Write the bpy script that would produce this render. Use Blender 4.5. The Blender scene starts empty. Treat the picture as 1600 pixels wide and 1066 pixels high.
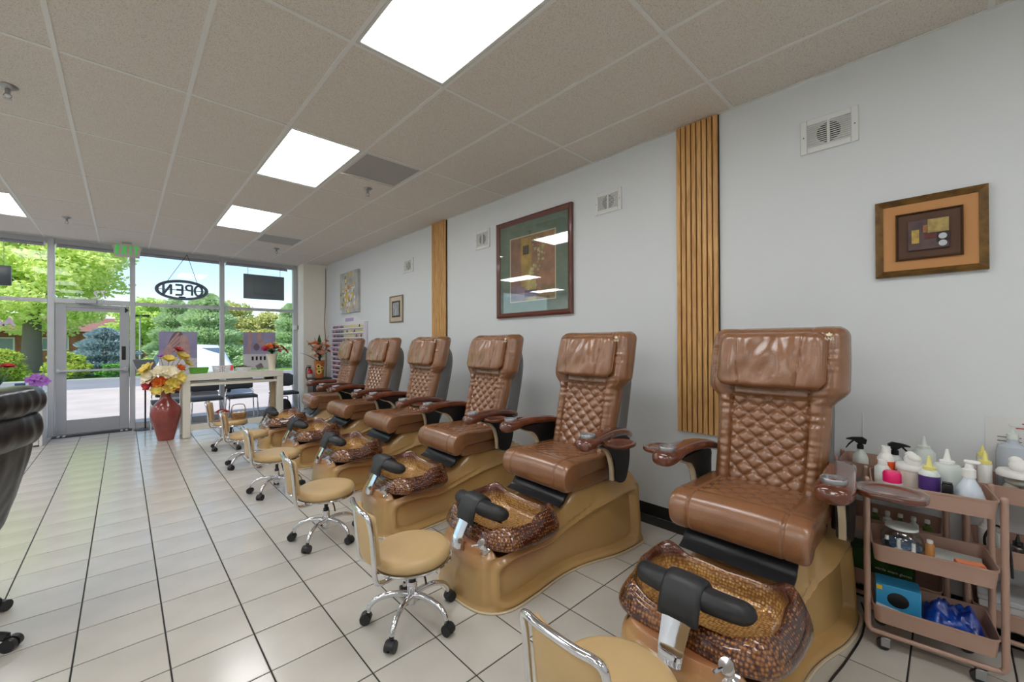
import bpy, bmesh, math, random
from math import sin, cos, pi, radians as R, sqrt, floor as ffloor
from mathutils import Matrix, Vector, noise
random.seed(7)
scn = bpy.context.scene
col = scn.collection

# ------------------------------------------------------------------ camera
cam_d = bpy.data.cameras.new('camera'); cam = bpy.data.objects.new('camera', cam_d); col.objects.link(cam)
cam_d.sensor_width = 36.0; cam_d.lens = 644.8 / 1600 * 36.0; cam_d.clip_start = .02; cam_d.clip_end = 400
cam.matrix_world = (Matrix.Translation((0, 0, 1.449)) @ Matrix.Rotation(-R(43.288), 4, 'Z')
                    @ Matrix.Rotation(R(90.278), 4, 'X') @ Matrix.Rotation(R(-0.249), 4, 'Z'))
scn.camera = cam
# ------------------------------------------------------------------ world, sun, exposure
vs = scn.view_settings
scn.display_settings.display_device = 'sRGB'
vs.view_transform = 'Standard'; vs.look = 'None'; vs.gamma = 1; vs.use_curve_mapping = False
vs.exposure = 0.08
scn.cycles.diffuse_bounces = 8; scn.cycles.max_bounces = 16; scn.cycles.transparent_max_bounces = 16
SKY_STRENGTH = 0.25
SUN_STRENGTH = 4.4
PANEL_STRENGTH = 9.8
world = bpy.data.worlds.new('world'); scn.world = world; world.use_nodes = True
wn = world.node_tree; wn.nodes.clear()
wo = wn.nodes.new('ShaderNodeOutputWorld'); wb = wn.nodes.new('ShaderNodeBackground'); wsky = wn.nodes.new('ShaderNodeTexSky')
wsky.sky_type = 'NISHITA'; wsky.sun_disc = False; wsky.sun_elevation = R(52); wsky.sun_rotation = R(-110); wsky.air_density = 1.0; wsky.dust_density = 0.6
wb.inputs['Strength'].default_value = SKY_STRENGTH
wn.links.new(wsky.outputs[0], wb.inputs[0]); wn.links.new(wb.outputs[0], wo.inputs[0])
sun_d = bpy.data.lights.new('sun', 'SUN'); sun_d.energy = SUN_STRENGTH; sun_d.angle = R(.6); sun_d.color = (1, .95, .86)
sun = bpy.data.objects.new('sun', sun_d); col.objects.link(sun)
sun.rotation_euler = (Vector((-.62, -.30, .95))).to_track_quat('Z', 'Y').to_euler(); sun.location = (-20, -10, 30)

# ------------------------------------------------------------------ materials
def srgb(r, g, b):
    f = lambda c: c / 12.92 if c <= .04045 else ((c + .055) / 1.055) ** 2.4
    return (f(r / 255), f(g / 255), f(b / 255), 1)
def mat(name, rgb, rough=.5, metal=0, bump=0, bscale=60, var=0, vscale=4, coat=0, spec=.5, dark=None, trans=0, emit=0, detail=4):
    m = bpy.data.materials.new(name); m.use_nodes = True
    nt = m.node_tree; p = nt.nodes['Principled BSDF']
    c = srgb(*rgb)
    p.inputs['Base Color'].default_value = c; p.inputs['Roughness'].default_value = rough; p.inputs['Metallic'].default_value = metal
    p.inputs['Coat Weight'].default_value = coat; p.inputs['Coat Roughness'].default_value = .06
    p.inputs['Specular IOR Level'].default_value = spec
    if trans: p.inputs['Transmission Weight'].default_value = trans
    if emit:
        p.inputs['Emission Color'].default_value = c; p.inputs['Emission Strength'].default_value = emit
    tc = nt.nodes.new('ShaderNodeTexCoord')
    if bump:
        n = nt.nodes.new('ShaderNodeTexNoise'); n.inputs['Scale'].default_value = bscale; n.inputs['Detail'].default_value = detail
        b = nt.nodes.new('ShaderNodeBump'); b.inputs['Strength'].default_value = bump; b.inputs['Distance'].default_value = .01
        nt.links.new(tc.outputs['Object'], n.inputs[0]); nt.links.new(n.outputs[0], b.inputs['Height']); nt.links.new(b.outputs[0], p.inputs['Normal'])
    if var or dark:
        n = nt.nodes.new('ShaderNodeTexNoise'); n.inputs['Scale'].default_value = vscale; n.inputs['Detail'].default_value = 5
        r = nt.nodes.new('ShaderNodeValToRGB')
        d = srgb(*dark) if dark else tuple(x * (1 - var) for x in c[:3]) + (1,)
        r.color_ramp.elements[0].color = d; r.color_ramp.elements[1].color = c
        r.color_ramp.elements[0].position = .35; r.color_ramp.elements[1].position = .65
        nt.links.new(tc.outputs['Object'], n.inputs[0]); nt.links.new(n.outputs[0], r.inputs[0]); nt.links.new(r.outputs[0], p.inputs['Base Color'])
    return m
def glassmat(name, tint=(255, 255, 255), refl=.07, rough=.0):
    m = bpy.data.materials.new(name); m.use_nodes = True; nt = m.node_tree; nt.nodes.clear()
    o = nt.nodes.new('ShaderNodeOutputMaterial'); mx = nt.nodes.new('ShaderNodeMixShader'); t = nt.nodes.new('ShaderNodeBsdfTransparent'); g = nt.nodes.new('ShaderNodeBsdfGlossy')
    t.inputs[0].default_value = srgb(*tint); g.inputs['Roughness'].default_value = rough
    mx.inputs[0].default_value = refl
    nt.links.new(t.outputs[0], mx.inputs[1]); nt.links.new(g.outputs[0], mx.inputs[2]); nt.links.new(mx.outputs[0], o.inputs[0])
    return m

# ------------------------------------------------------------------ mesh builder
class MB:
    def __init__(s): s.v = []; s.f = []
    def add(s, v, f, M=None):
        o = len(s.v)
        if M is not None: v = [M @ Vector(p) for p in v]
        s.v += [tuple(p) for p in v]; s.f += [tuple(i + o for i in q) for q in f]
        return s
    def box(s, a, b, bev=0, seg=1, M=None):
        """box between corners a and b"""
        (x0, y0, z0), (x1, y1, z1) = a, b
        if bev:
            bm = bmesh.new(); bmesh.ops.create_cube(bm, size=1)
            for q in bm.verts: q.co = Vector(((x0 + x1) / 2 + q.co.x * (x1 - x0), (y0 + y1) / 2 + q.co.y * (y1 - y0), (z0 + z1) / 2 + q.co.z * (z1 - z0)))
            bmesh.ops.bevel(bm, geom=bm.edges[:], offset=bev, segments=seg, affect='EDGES', profile=.5)
            bm.verts.index_update(); v = [q.co.copy() for q in bm.verts]; f = [[q.index for q in p.verts] for p in bm.faces]; bm.free()
            return s.add(v, f, M)
        v = [(x, y, z) for z in (z0, z1) for y in (y0, y1) for x in (x0, x1)]
        return s.add(v, [(0, 2, 3, 1), (4, 5, 7, 6), (0, 1, 5, 4), (2, 6, 7, 3), (0, 4, 6, 2), (1, 3, 7, 5)], M)
    def loft(s, loops, caps=True, closed=True, M=None, wrap=False):
        n = len(loops[0]); v = [p for l in loops for p in l]; f = []
        K = len(loops)
        for i in range(K if wrap else K - 1):
            i2 = (i + 1) % K
            for j in range(n if closed else n - 1):
                k = (j + 1) % n
                f.append((i * n + j, i * n + k, i2 * n + k, i2 * n + j))
        if caps and not wrap:
            f.append(tuple(range(n - 1, -1, -1))); f.append(tuple((K - 1) * n + j for j in range(n)))
        return s.add(v, f, M)
    def lathe(s, prof, n=24, c=(0, 0, 0), M=None, caps=True, sx=1, sy=1):
        loops = [[(c[0] + r * sx * cos(2 * pi * j / n), c[1] + r * sy * sin(2 * pi * j / n), c[2] + z) for j in range(n)] for r, z in prof]
        return s.loft(loops, caps=caps, M=M)
    def tube(s, pts, r, n=8, closed=False, smooth=4, M=None, rf=None):
        P = spline(pts, smooth, closed) if smooth > 1 else [Vector(p) for p in pts]
        K = len(P); loops = []; up = None
        for i in range(K):
            a = P[(i - 1) % K] if (closed or i > 0) else P[i]; b = P[(i + 1) % K] if (closed or i < K - 1) else P[i]
            t = (b - a).normalized()
            if up is None:
                up = t.orthogonal().normalized()
            up = (up - t * up.dot(t)).normalized(); q = t.cross(up)
            rr = r * (rf(i / (K - 1)) if rf else 1)
            loops.append([P[i] + (up * cos(2 * pi * j / n) + q * sin(2 * pi * j / n)) * rr for j in range(n)])
        return s.loft(loops, caps=not closed, wrap=closed, M=M)
    def cyl(s, a, b, r, r2=None, n=14, M=None):
        a, b = Vector(a), Vector(b); t = (b - a).normalized(); u = t.orthogonal().normalized(); w = t.cross(u)
        r2 = r if r2 is None else r2
        return s.loft([[p + (u * cos(2 * pi * j / n) + w * sin(2 * pi * j / n)) * q for j in range(n)] for p, q in ((a, r), (b, r2))], M=M)
    def prism(s, outline, fn, d0, d1, M=None):
        """2-D outline extruded between d0 and d1; fn(a,b,d)->xyz"""
        return s.loft([[fn(a, b, d) for a, b in outline] for d in (d0, d1)], M=M)
    def ball(s, c, rx, ry=None, rz=None, n=14, k=9, M=None, e=1.0):
        ry = ry or rx; rz = rz or rx
        loops = []
        for i in range(k + 1):
            a = -pi / 2 + pi * (.02 + .96 * i / k)
            cr = cos(a) ** e; 
            loops.append([(c[0] + rx * cr * cos(2 * pi * j / n), c[1] + ry * cr * sin(2 * pi * j / n), c[2] + rz * math.copysign(abs(sin(a)) ** e, sin(a))) for j in range(n)])
        return s.loft(loops, M=M)
    def mesh(s, name, m, ang=40):
        me = bpy.data.meshes.new(name); me.from_pydata(s.v, [], s.f)
        bm = bmesh.new(); bm.from_mesh(me); bmesh.ops.recalc_face_normals(bm, faces=bm.faces[:]); bm.to_mesh(me); bm.free()
        me.polygons.foreach_set('use_smooth', [True] * len(me.polygons)); me.set_sharp_from_angle(angle=R(ang))
        me.materials.append(m); me.update(); return me
def spline(pts, k=4, closed=False):
    P = [Vector(p) for p in pts]; n = len(P); out = []
    for i in range(n if closed else n - 1):
        p0 = P[(i - 1) % n] if (closed or i > 0) else P[i] * 2 - P[i + 1]; p1 = P[i]; p2 = P[(i + 1) % n]
        p3 = P[(i + 2) % n] if (closed or i < n - 2) else P[i + 1] * 2 - P[i]
        for j in range(k):
            t = j / k
            out.append(.5 * ((2 * p1) + (p2 - p0) * t + (2 * p0 - 5 * p1 + 4 * p2 - p3) * t * t + (3 * p1 - p0 - 3 * p2 + p3) * t ** 3))
    if not closed: out.append(P[-1])
    return out
def sspl(pts, k=4, closed=True):
    return [(p.x, p.y) for p in spline([(a, b, 0) for a, b in pts], k, closed)]
def rrect(w, h, r, n=5, cx=0, cy=0):
    out = []
    for q, (sx, sy) in enumerate(((1, 1), (-1, 1), (-1, -1), (1, -1))):
        for i in range(n + 1):
            a = q * pi / 2 + (pi / 2) * i / n
            out.append((cx + sx * (w / 2 - r) + r * cos(a), cy + sy * (h / 2 - r) + r * sin(a)))
    return out
def smooth(x, a, b):
    t = min(1, max(0, (x - a) / (b - a))); return t * t * (3 - 2 * t)
def text_mb(txt, size, depth=.002, align='CENTER', mirror=False, bold=0):
    cu = bpy.data.curves.new('t', 'FONT'); cu.body = txt; cu.size = size; cu.extrude = depth / 2; cu.align_x = align; cu.align_y = 'CENTER'; cu.resolution_u = 3; cu.offset = bold
    ob = bpy.data.objects.new('t', cu); col.objects.link(ob)
    dg = bpy.context.evaluated_depsgraph_get(); me = bpy.data.meshes.new_from_object(ob.evaluated_get(dg))
    b = MB(); sgn = -1 if mirror else 1
    b.add([(v.co.x * sgn, v.co.y, v.co.z) for v in me.vertices], [tuple(p.vertices) for p in me.polygons])
    bpy.data.objects.remove(ob); bpy.data.meshes.remove(me); bpy.data.curves.remove(cu)
    return b

# ------------------------------------------------------------------ objects
def tag(o, label=None, cat=None, group=None, kind=None):
    if label: o['label'] = label
    if cat: o['category'] = cat
    if group: o['group'] = group
    if kind: o['kind'] = kind
    return o
def obj(name, mb, m, parent=None, ang=40, loc=None, rz=0, kind=None, label=None):
    me = mb if isinstance(mb, bpy.types.Mesh) else mb.mesh(name, m, ang)
    o = bpy.data.objects.new(name, me); col.objects.link(o)
    if parent is not None: o.parent = parent
    if loc is not None: o.location = loc
    if rz: o.rotation_euler.z = rz
    if kind: o['kind'] = kind
    if label: o['label'] = label
    return o
def thing(name, label, cat, loc=(0, 0, 0), rz=0, group=None):
    o = bpy.data.objects.new(name, None); col.objects.link(o); o.location = loc; o.rotation_euler.z = rz; o.empty_display_size = .1
    return tag(o, label, cat, group)
def struct(name, mb=None, m=None, parent=None, ang=40):
    if mb is None:
        o = bpy.data.objects.new(name, None); col.objects.link(o)
    else: o = obj(name, mb, m, parent, ang)
    o['kind'] = 'structure'; return o
KIDS = {}
def kids(o): return [c for c in bpy.data.objects if c.parent is o]
def dup(root, loc, rz, label, group=None):
    r = root.copy(); col.objects.link(r); r.location = loc; r.rotation_euler = (0, 0, rz); r['label'] = label
    if group: r['group'] = group
    for ch in kids(root):
        c = ch.copy(); col.objects.link(c); c.parent = r
        for g in kids(ch):
            d = g.copy(); col.objects.link(d); d.parent = c
    return r

# ------------------------------------------------------------------ shared materials
M_white = mat('white_paint', (226, 228, 226), .6, bump=.05, bscale=90)
M_wall = mat('wall_paint', (222, 226, 228), .55, bump=.04, bscale=120)
M_frame = mat('storefront_aluminium', (196, 198, 202), .4, metal=.2)
M_chrome = mat('chrome', (225, 226, 230), .08, metal=1)
M_cup = mat('cup_aluminium', (176, 178, 182), .3, metal=.85)
M_satin = mat('satin_steel', (170, 172, 175), .3, metal=1)
M_black = mat('black_plastic', (22, 22, 24), .35)
M_rubber = mat('black_rubber', (36, 37, 39), .42, bump=.05, bscale=200)
M_blackleather = mat('black_leather', (30, 31, 34), .30, bump=.12, bscale=25)
M_leather = mat('tan_leather', (144, 97, 63), .27, bump=.10, bscale=120, var=.14, vscale=7, spec=.8, coat=.45)
M_leather.node_tree.nodes['Principled BSDF'].inputs['Coat Roughness'].default_value = .2
M_piping = mat('leather_piping', (150, 96, 60), .4)
M_shell = mat('grey_shell', (112, 112, 112), .5, bump=.1, bscale=80)
M_wood = mat('cherry_wood_gloss', (112, 58, 36), .18, coat=.8, dark=(84, 42, 26), vscale=9)
M_cream = mat('champagne_trim', (206, 190, 160), .3)
M_vinyl = mat('tan_vinyl', (205, 174, 124), .42, bump=.04, bscale=120, var=.08, vscale=5)
M_glass = glassmat('clear_glass', (250, 252, 252), .018)
M_pglass = glassmat('picture_glass', (255, 255, 255), .10)
M_mirror_black = mat('black_screen', (58, 66, 72), .12)
M_leaf = mat('leaf_green', (58, 104, 40), .45, var=.4, vscale=30)
M_green = mat('bright_green', (104, 180, 52), .5)
def flowermat(n, a, b): return mat(n, a, .55, dark=b, vscale=25)
M_orange = flowermat('orange_petal', (236, 132, 36), (214, 84, 24)); M_red = flowermat('red_petal', (204, 50, 44), (160, 30, 34))
M_yellow = flowermat('yellow_petal', (240, 224, 120), (226, 196, 84)); M_cream_petal = flowermat('cream_petal', (242, 236, 214), (228, 214, 170))
M_pink = flowermat('pink_petal', (208, 84, 120), (160, 46, 84)); M_peach = flowermat('peach_petal', (232, 180, 156), (206, 132, 104)); M_purple = flowermat('purple_petal', (178, 110, 200), (140, 76, 170))
# ================================================================== room shell
XW, YF, H = 3.219, 9.75, 3.137
XL, YB = -4.6, -4.2
# ---- floor: grout bed + tiles
M_grout = mat('dark_grout', (46, 42, 39), .85, bump=.2, bscale=200)
M_tile = mat('beige_floor_tile', (203, 199, 190), .17, bump=.05, bscale=14, dark=(191, 187, 178), vscale=2.5, spec=.5)
floor = struct('floor', MB().box((XL, YB, -.12), (XW + .1, YF + .12, -.004)), M_grout)
TS = .3228; TX0, TY0 = 1.1231, 1.4272; g = .0034
def tile_v(x, y):
    a = TS / 2 - g; c = .003
    v = [(x - a, y - a, -.004), (x + a, y - a, -.004), (x + a, y + a, -.004), (x - a, y + a, -.004), (x - a, y - a, -.0015), (x + a, y - a, -.0015), (x + a, y + a, -.0015), (x - a, y + a, -.0015),
         (x - a + c, y - a + c, 0), (x + a - c, y - a + c, 0), (x + a - c, y + a - c, 0), (x - a + c, y + a - c, 0)]
    f = [(0, 1, 5, 4), (1, 2, 6, 5), (2, 3, 7, 6), (3, 0, 4, 7), (4, 5, 9, 8), (5, 6, 10, 9), (6, 7, 11, 10), (7, 4, 8, 11), (8, 9, 10, 11)]
    return v, f
tm = MB().add(*tile_v(0, 0)).mesh('floor_tile', M_tile, 20)
i0, i1 = int(ffloor((XL - TX0) / TS)) + 1, int((XW - TX0) / TS); j0, j1 = int(ffloor((YB - TY0) / TS)) + 1, int((YF - TY0) / TS)
cells = []
for i in range(i0, i1 + 1):
    for j in range(j0, j1 + 1):
        x, y = TX0 + TS * (i + .5), TY0 + TS * (j + .5)
        if x > XW - .02 or y > YF - .02: continue
        d = x * .686 + y * .728; r = x * .728 - y * .686
        vis = d > .6 and abs(r) / d < 1.27 and 1.449 / d * 645 < 560 and not (x > 1.55 and 3.5 > y - 0 and False)
        hid = x > 1.5 and y > 2.6
        cells.append((0 if (vis and not hid) else 1, x * x + y * y, x, y))
cells.sort()
rest = MB()
for k, (nv, d2, x, y) in enumerate(cells):
    if k < 300 and nv == 0: obj('floor_tile', tm, M_tile, floor, loc=(x, y, 0))
    else: rest.add(*tile_v(x, y))
obj('floor_tiles_rest', rest, M_tile, floor, 20, kind='stuff')
# ---- ceiling: deck, grid bars, tiles
M_ctile = bpy.data.materials.new('acoustic_tile'); M_ctile.use_nodes = True
nt = M_ctile.node_tree; p = nt.nodes['Principled BSDF']; p.inputs['Roughness'].default_value = .9
tc = nt.nodes.new('ShaderNodeTexCoord'); n1 = nt.nodes.new('ShaderNodeTexNoise'); n1.inputs['Scale'].default_value = 170; n1.inputs['Detail'].default_value = 3
r1 = nt.nodes.new('ShaderNodeValToRGB'); e = r1.color_ramp.elements; e[0].position = .30; e[0].color = srgb(178, 171, 162); e[1].position = .48; e[1].color = srgb(218, 211, 202)
bp = nt.nodes.new('ShaderNodeBump'); bp.inputs['Strength'].default_value = .12; bp.inputs['Distance'].default_value = .004
nt.links.new(tc.outputs['Object'], n1.inputs[0]); nt.links.new(n1.outputs[0], r1.inputs[0]); nt.links.new(r1.outputs[0], p.inputs['Base Color']); nt.links.new(n1.outputs[0], bp.inputs['Height']); nt.links.new(bp.outputs[0], p.inputs['Normal'])
M_grid = mat('ceiling_grid_white', (222, 222, 218), .5)
ceiling = struct('ceiling', MB().box((XL, YB, H + .09), (XW + .1, YF + .12, H + .35)), M_white)
GX, GY = .6096, 1.2192; CX0, CY0 = -.2866, 3.505
LIGHTS = [(2, -2), (2, 0), (2, 2), (-2, 3), (-2, 1), (-2, -1), (-2, -3), (2, -4), (-6, 0), (-6, 2), (-6, 4), (-6, -2), (-6, -4), (2, -6), (-2, -5)]   # (column, row) of 2x4 lights
RETURNS = [(3, 0, .5), (3, 3, .5)]
def cell(i, j): return CX0 + GX * i, CX0 + GX * (i + 1), CY0 + GY * j, CY0 + GY * (j + 1)
ci0, ci1 = -7, 5; cj0, cj1 = -6, 5
ctm = {}
for i in range(ci0, ci1 + 1):
    for j in range(cj0, cj1 + 1):
        if (i, j) in LIGHTS: continue
        x0, x1, y0, y1 = cell(i, j); x0 = max(x0, XL); x1 = min(x1, XW); y0 = max(y0, YB); y1 = min(y1, YF)
        if (i, j) == (3, 0) or (i, j) == (3, 3): y0 = y0 + .62
        if x1 - x0 < .03 or y1 - y0 < .03: continue
        key = (round(x1 - x0, 3), round(y1 - y0, 3))
        if key not in ctm: ctm[key] = MB().box((-key[0] / 2 + .008, -key[1] / 2 + .008, .004), (key[0] / 2 - .008, key[1] / 2 - .008, .024), .003).mesh('ceiling_tile', M_ctile, 30)
        obj('ceiling_tile', ctm[key], M_ctile, ceiling, loc=((x0 + x1) / 2, (y0 + y1) / 2, H))
for i in range(ci0, ci1 + 2):
    x = CX0 + GX * i
    if XL < x < XW: obj('grid_bar', MB().box((x - .012, YB, H), (x + .012, YF, H + .006)).box((x - .002, YB, H + .006), (x + .002, YF, H + .04)), M_grid, ceiling)
for j in range(cj0, cj1 + 2):
    y = CY0 + GY * j
    if YB < y < YF: obj('grid_bar', MB().box((XL, y - .012, H + .0005), (XW, y + .012, H + .0065)).box((XL, y - .002, H + .006), (XW, y + .002, H + .04)), M_grid, ceiling)
obj('wall_angle', MB().box((XW - .02, YB, H - .001), (XW, YF, H + .003)).box((XL, YB, H - .001), (XL + .02, YF, H + .003)), M_grid, ceiling)
# ---- walls
struct('wall_right', MB().box((XW, YB, -.1), (XW + .12, YF + .1, H + .3)), M_wall)
struct('wall_left', MB().box((XL - .12, YB, -.1), (XL, YF + .1, H + .3)), M_wall)
struct('wall_back', MB().box((XL - .12, YB - .12, -.1), (XW + .12, YB, H + .3)), M_wall)
struct('wall_front', MB().box((2.745, 9.27, -.1), (XW, YF + .12, H + .05)), mat('cream_wall_brightened', (243, 238, 226), .6, bump=.04, bscale=120))  # cream paint lightened to stand in for light missing on this stub
struct('wall_header', MB().box((XL, YF - .07, H - .002), (XW + .12, YF + .12, H + .7)), M_wall)
M_base = mat('black_vinyl_base', (30, 30, 30), .45)
struct('baseboard_right', MB().box((XW - .006, YB, 0), (XW, 9.27, .1), .002), M_base)
struct('baseboard_front', MB().box((2.75, 9.263, 0), (XW - .006, 9.27, .1), .002), M_base)
struct('baseboard_left', MB().box((XL, YB, 0), (XL + .006, 9.7, .1), .002), M_base)
# ---- storefront
def bar(x0, x1, z0, z1, d=.06, y=YF): return MB().box((x0, y - d, z0), (x1, y + .05, z1), .004)
def window(name, x0, x1, zs, left, right):
    w = struct(name)
    if left: obj('mullion', bar(left[0], left[1], 0, H), M_frame, w)
    if right: obj('mullion', bar(right[0], right[1], 0, H), M_frame, w)
    obj('head_rail', bar(x0, x1, 3.05, H, .05), M_frame, w)
    obj('transom_rail', bar(x0, x1, 2.13, 2.185, .045), M_frame, w)
    obj('sill_rail', bar(x0, x1, 0, .10, .045), M_frame, w)
    obj('glass_pane', MB().box((x0 + .001, YF - .004, .1), (x1 - .001, YF + .004, 2.13)), M_glass, w)
    obj('glass_pane', MB().box((x0 + .001, YF - .004, 2.185), (x1 - .001, YF + .004, 3.05)), M_glass, w)
    return w
window('window_1', -2.30, -.867, 0, (-2.375, -2.30), (-.867, -.792))
window('window_2', .152, 1.365, 0, (.082, .152), (1.365, 1.437))
window('window_3', 1.437, 2.666, 0, None, (2.666, 2.744))
window('window_4', -4.59, -2.375, 0, None, None)
d1 = struct('door_1')
obj('transom_rail', bar(-.792, .082, 2.12, 2.195, .06), M_frame, d1)
obj('head_rail', bar(-.792, .082, 3.05, H, .05), M_frame, d1)
obj('glass_pane', MB().box((-.791, YF - .004, 2.195), (.081, YF + .004, 3.05)), M_glass, d1)
obj('threshold', MB().box((-.80, YF - .08, 0), (.10, YF + .05, .012), .003), M_satin, d1)
M_door = mat('door_aluminium', (176, 178, 184), .45, metal=.1)
dr = MB()
dr.box((-.785, YF - .03, .015), (-.665, YF + .02, 2.11), .003).box((-.045, YF - .03, .015), (.075, YF + .02, 2.11), .003)
dr.box((-.665, YF - .03, 2.0), (-.045, YF + .02, 2.11), .003).box((-.665, YF - .03, .015), (-.045, YF + .02, .235), .003)
obj('door_leaf', dr, M_door, d1)
obj('door_glass', MB().box((-.665, YF - .008, .235), (-.045, YF, 2.0)), M_glass, d1)
pb = MB().box((-.77, YF - .085, 1.015), (.04, YF - .062, 1.05), .006).box((-.77, YF - .075, 1.0), (-.735, YF - .03, 1.065), .003).box((.005, YF - .075, 1.0), (.06, YF - .03, 1.065), .003)
obj('push_bar', pb, M_frame, d1)
obj('door_lock', MB().box((-.02, YF - .045, 1.19), (.03, YF - .03, 1.42), .004).cyl((.005, YF - .06, 1.36), (.005, YF - .04, 1.36), .018).cyl((.005, YF - .06, 1.25), (.005, YF - .04, 1.25), .018), M_black, d1)
cl = MB().box((-.56, YF - .10, 2.05 + .075), (-.32, YF - .06, 2.185), .004)
cl.tube([(-.36, YF - .09, 2.12), (-.25, YF - .17, 2.115), (-.52, YF - .05, 2.11)], .008, 6, smooth=1)
obj('door_closer', cl, M_satin, d1)
tx = text_mb('THIS DOOR TO REMAIN UNLOCKED DURING BUSINESS HOURS', .022, .001)
obj('door_notice', MB().add(tx.v, tx.f, Matrix.Translation((-.36, YF - .031, 2.055)) @ Matrix.Rotation(pi / 2, 4, 'X')), M_black, d1)
obj('corner_bracket', MB().prism([(0, 0), (.05, .05), (0, .1)], lambda a, b, d: (.02 + a, YF - d, 1.99 + b), .031, .036), M_black, d1)
sx = text_mb('72', .18, .001, mirror=True, bold=.004)
tag(obj('address_numbers', MB().add(sx.v, sx.f, Matrix.Translation((-.28, YF - .006, 2.28)) @ Matrix.Rotation(pi / 2, 4, 'X')), mat('faint_vinyl', (232, 236, 232), .5)), 'reversed address numbers on the glass above the door', 'sign')
sx = text_mb('AA', .165, .001, mirror=True, bold=.009)
tag(obj('window_letters', MB().add(sx.v, sx.f, Matrix.Translation((-1.31, YF - .006, 1.80)) @ Matrix.Rotation(pi / 2, 4, 'X')), mat('lilac_vinyl', (206, 186, 214), .5)), 'lilac vinyl letters on the left window pane', 'sign')
# roller shade cassettes at window heads
for k, (a, b, lb) in enumerate(((-2.25, -.9, 'rolled grey blind above the left window'), (-.76, .06, 'rolled grey blind above the entrance door'), (.2, 1.34, 'rolled grey blind above the window with the oval neon sign'), (1.46, 2.52, 'rolled grey blind above the window with the screen'))):
    o = thing('roller_blind', lb, 'blind', (0, 0, 0))
    obj('fabric_roll', MB().cyl((a, YF - .10, 3.02), (b, YF - .10, 3.02), .028), mat('blind_grey', (150, 152, 160), .7) if k == 0 else bpy.data.materials['blind_grey'], o)
    obj('bracket', MB().box((a - .01, YF - .13, 2.985), (a, YF - .06, 3.06)).box((b, YF - .13, 2.985), (b + .01, YF - .06, 3.06)), M_grid, o)
# ---- ceiling lights
M_diff = bpy.data.materials.new('light_diffuser'); M_diff.use_nodes = True
nt = M_diff.node_tree; nt.nodes.clear(); o_ = nt.nodes.new('ShaderNodeOutputMaterial'); em = nt.nodes.new('ShaderNodeEmission')
tc = nt.nodes.new('ShaderNodeTexCoord'); sp = nt.nodes.new('ShaderNodeSeparateXYZ'); ma = nt.nodes.new('ShaderNodeMath'); ma.operation = 'MULTIPLY'; ma.inputs[1].default_value = 2 * pi / .15
mc = nt.nodes.new('ShaderNodeMath'); mc.operation = 'COSINE'; mr = nt.nodes.new('ShaderNodeMapRange'); mr.inputs[1].default_value = -1; mr.inputs[2].default_value = 1; mr.inputs[3].default_value = PANEL_STRENGTH * .82; mr.inputs[4].default_value = PANEL_STRENGTH * 1.1
em.inputs[0].default_value = (.985, .99, 1, 1)
for a, b in ((tc.outputs['Object'], sp.inputs[0]), (sp.outputs[0], ma.inputs[0]), (ma.outputs[0], mc.inputs[0]), (mc.outputs[0], mr.inputs[0]), (mr.outputs[0], em.inputs[1]), (em.outputs[0], o_.inputs[0])): nt.links.new(a, b)
M_lframe = mat('light_frame', (205, 206, 202), .4)
LLAB = {(2, -2): 'large fluorescent ceiling light nearest the camera, above the front pedicure chairs', (2, 0): 'second ceiling light from the camera, beside the grey return grille',
        (2, 2): 'ceiling light nearest the storefront, in the right-hand row', (-2, 3): 'ceiling light at the left edge of the picture near the window'}
lt = None
for (i, j) in LIGHTS:
    x0, x1, y0, y1 = cell(i, j); lab = LLAB.get((i, j), 'fluorescent ceiling light outside the picture, column %d row %d' % (i + 8, j + 8))
    loc = ((x0 + x1) / 2, (y0 + y1) / 2, H)
    if lt is None:
        lt = thing('ceiling_light', lab, 'ceiling light', loc, group='recessed fluorescent ceiling lights')
        w, h = GX - .024, GY - .024
        fr = MB()
        for (a, b) in (((-w / 2, -h / 2), (-w / 2 + .022, h / 2)), ((w / 2 - .022, -h / 2), (w / 2, h / 2)), ((-w / 2 + .022, -h / 2), (w / 2 - .022, -h / 2 + .022)), ((-w / 2 + .022, h / 2 - .022), (w / 2 - .022, h / 2))):
            fr.box((a[0], a[1], .0005), (b[0], b[1], .05), .003)
        obj('frame', fr, M_lframe, lt)
        obj('diffuser', MB().box((-w / 2 + .0225, -h / 2 + .0225, .008), (w / 2 - .0225, h / 2 - .0225, .014)), M_diff, lt)
    else: dup(lt, loc, 0, lab)
# ---- return grilles (perforated grey panels)
M_ret = mat('grey_return', (176, 174, 168), .6, dark=(146, 144, 140), vscale=300)
for k, (lab, j) in enumerate((('grey return air grille beside the second ceiling light', 0), ('small grey return air grille near the storefront', 3))):
    x0, x1, y0, y1 = cell(3, j)
    o = thing('return_grille', lab, 'air grille', ((x0 + x1) / 2, y0 + .31, H))
    obj('frame', MB().box((-.292, -.292, .0005), (.292, -.27, .012)).box((-.292, .27, .0005), (.292, .292, .012)).box((-.292, -.27, .0005), (-.27, .27, .012)).box((.27, -.27, .0005), (.292, .27, .012)), M_lframe, o)
    obj('perforated_face', MB().box((-.27, -.27, .006), (.27, .27, .012)), M_ret, o)
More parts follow.
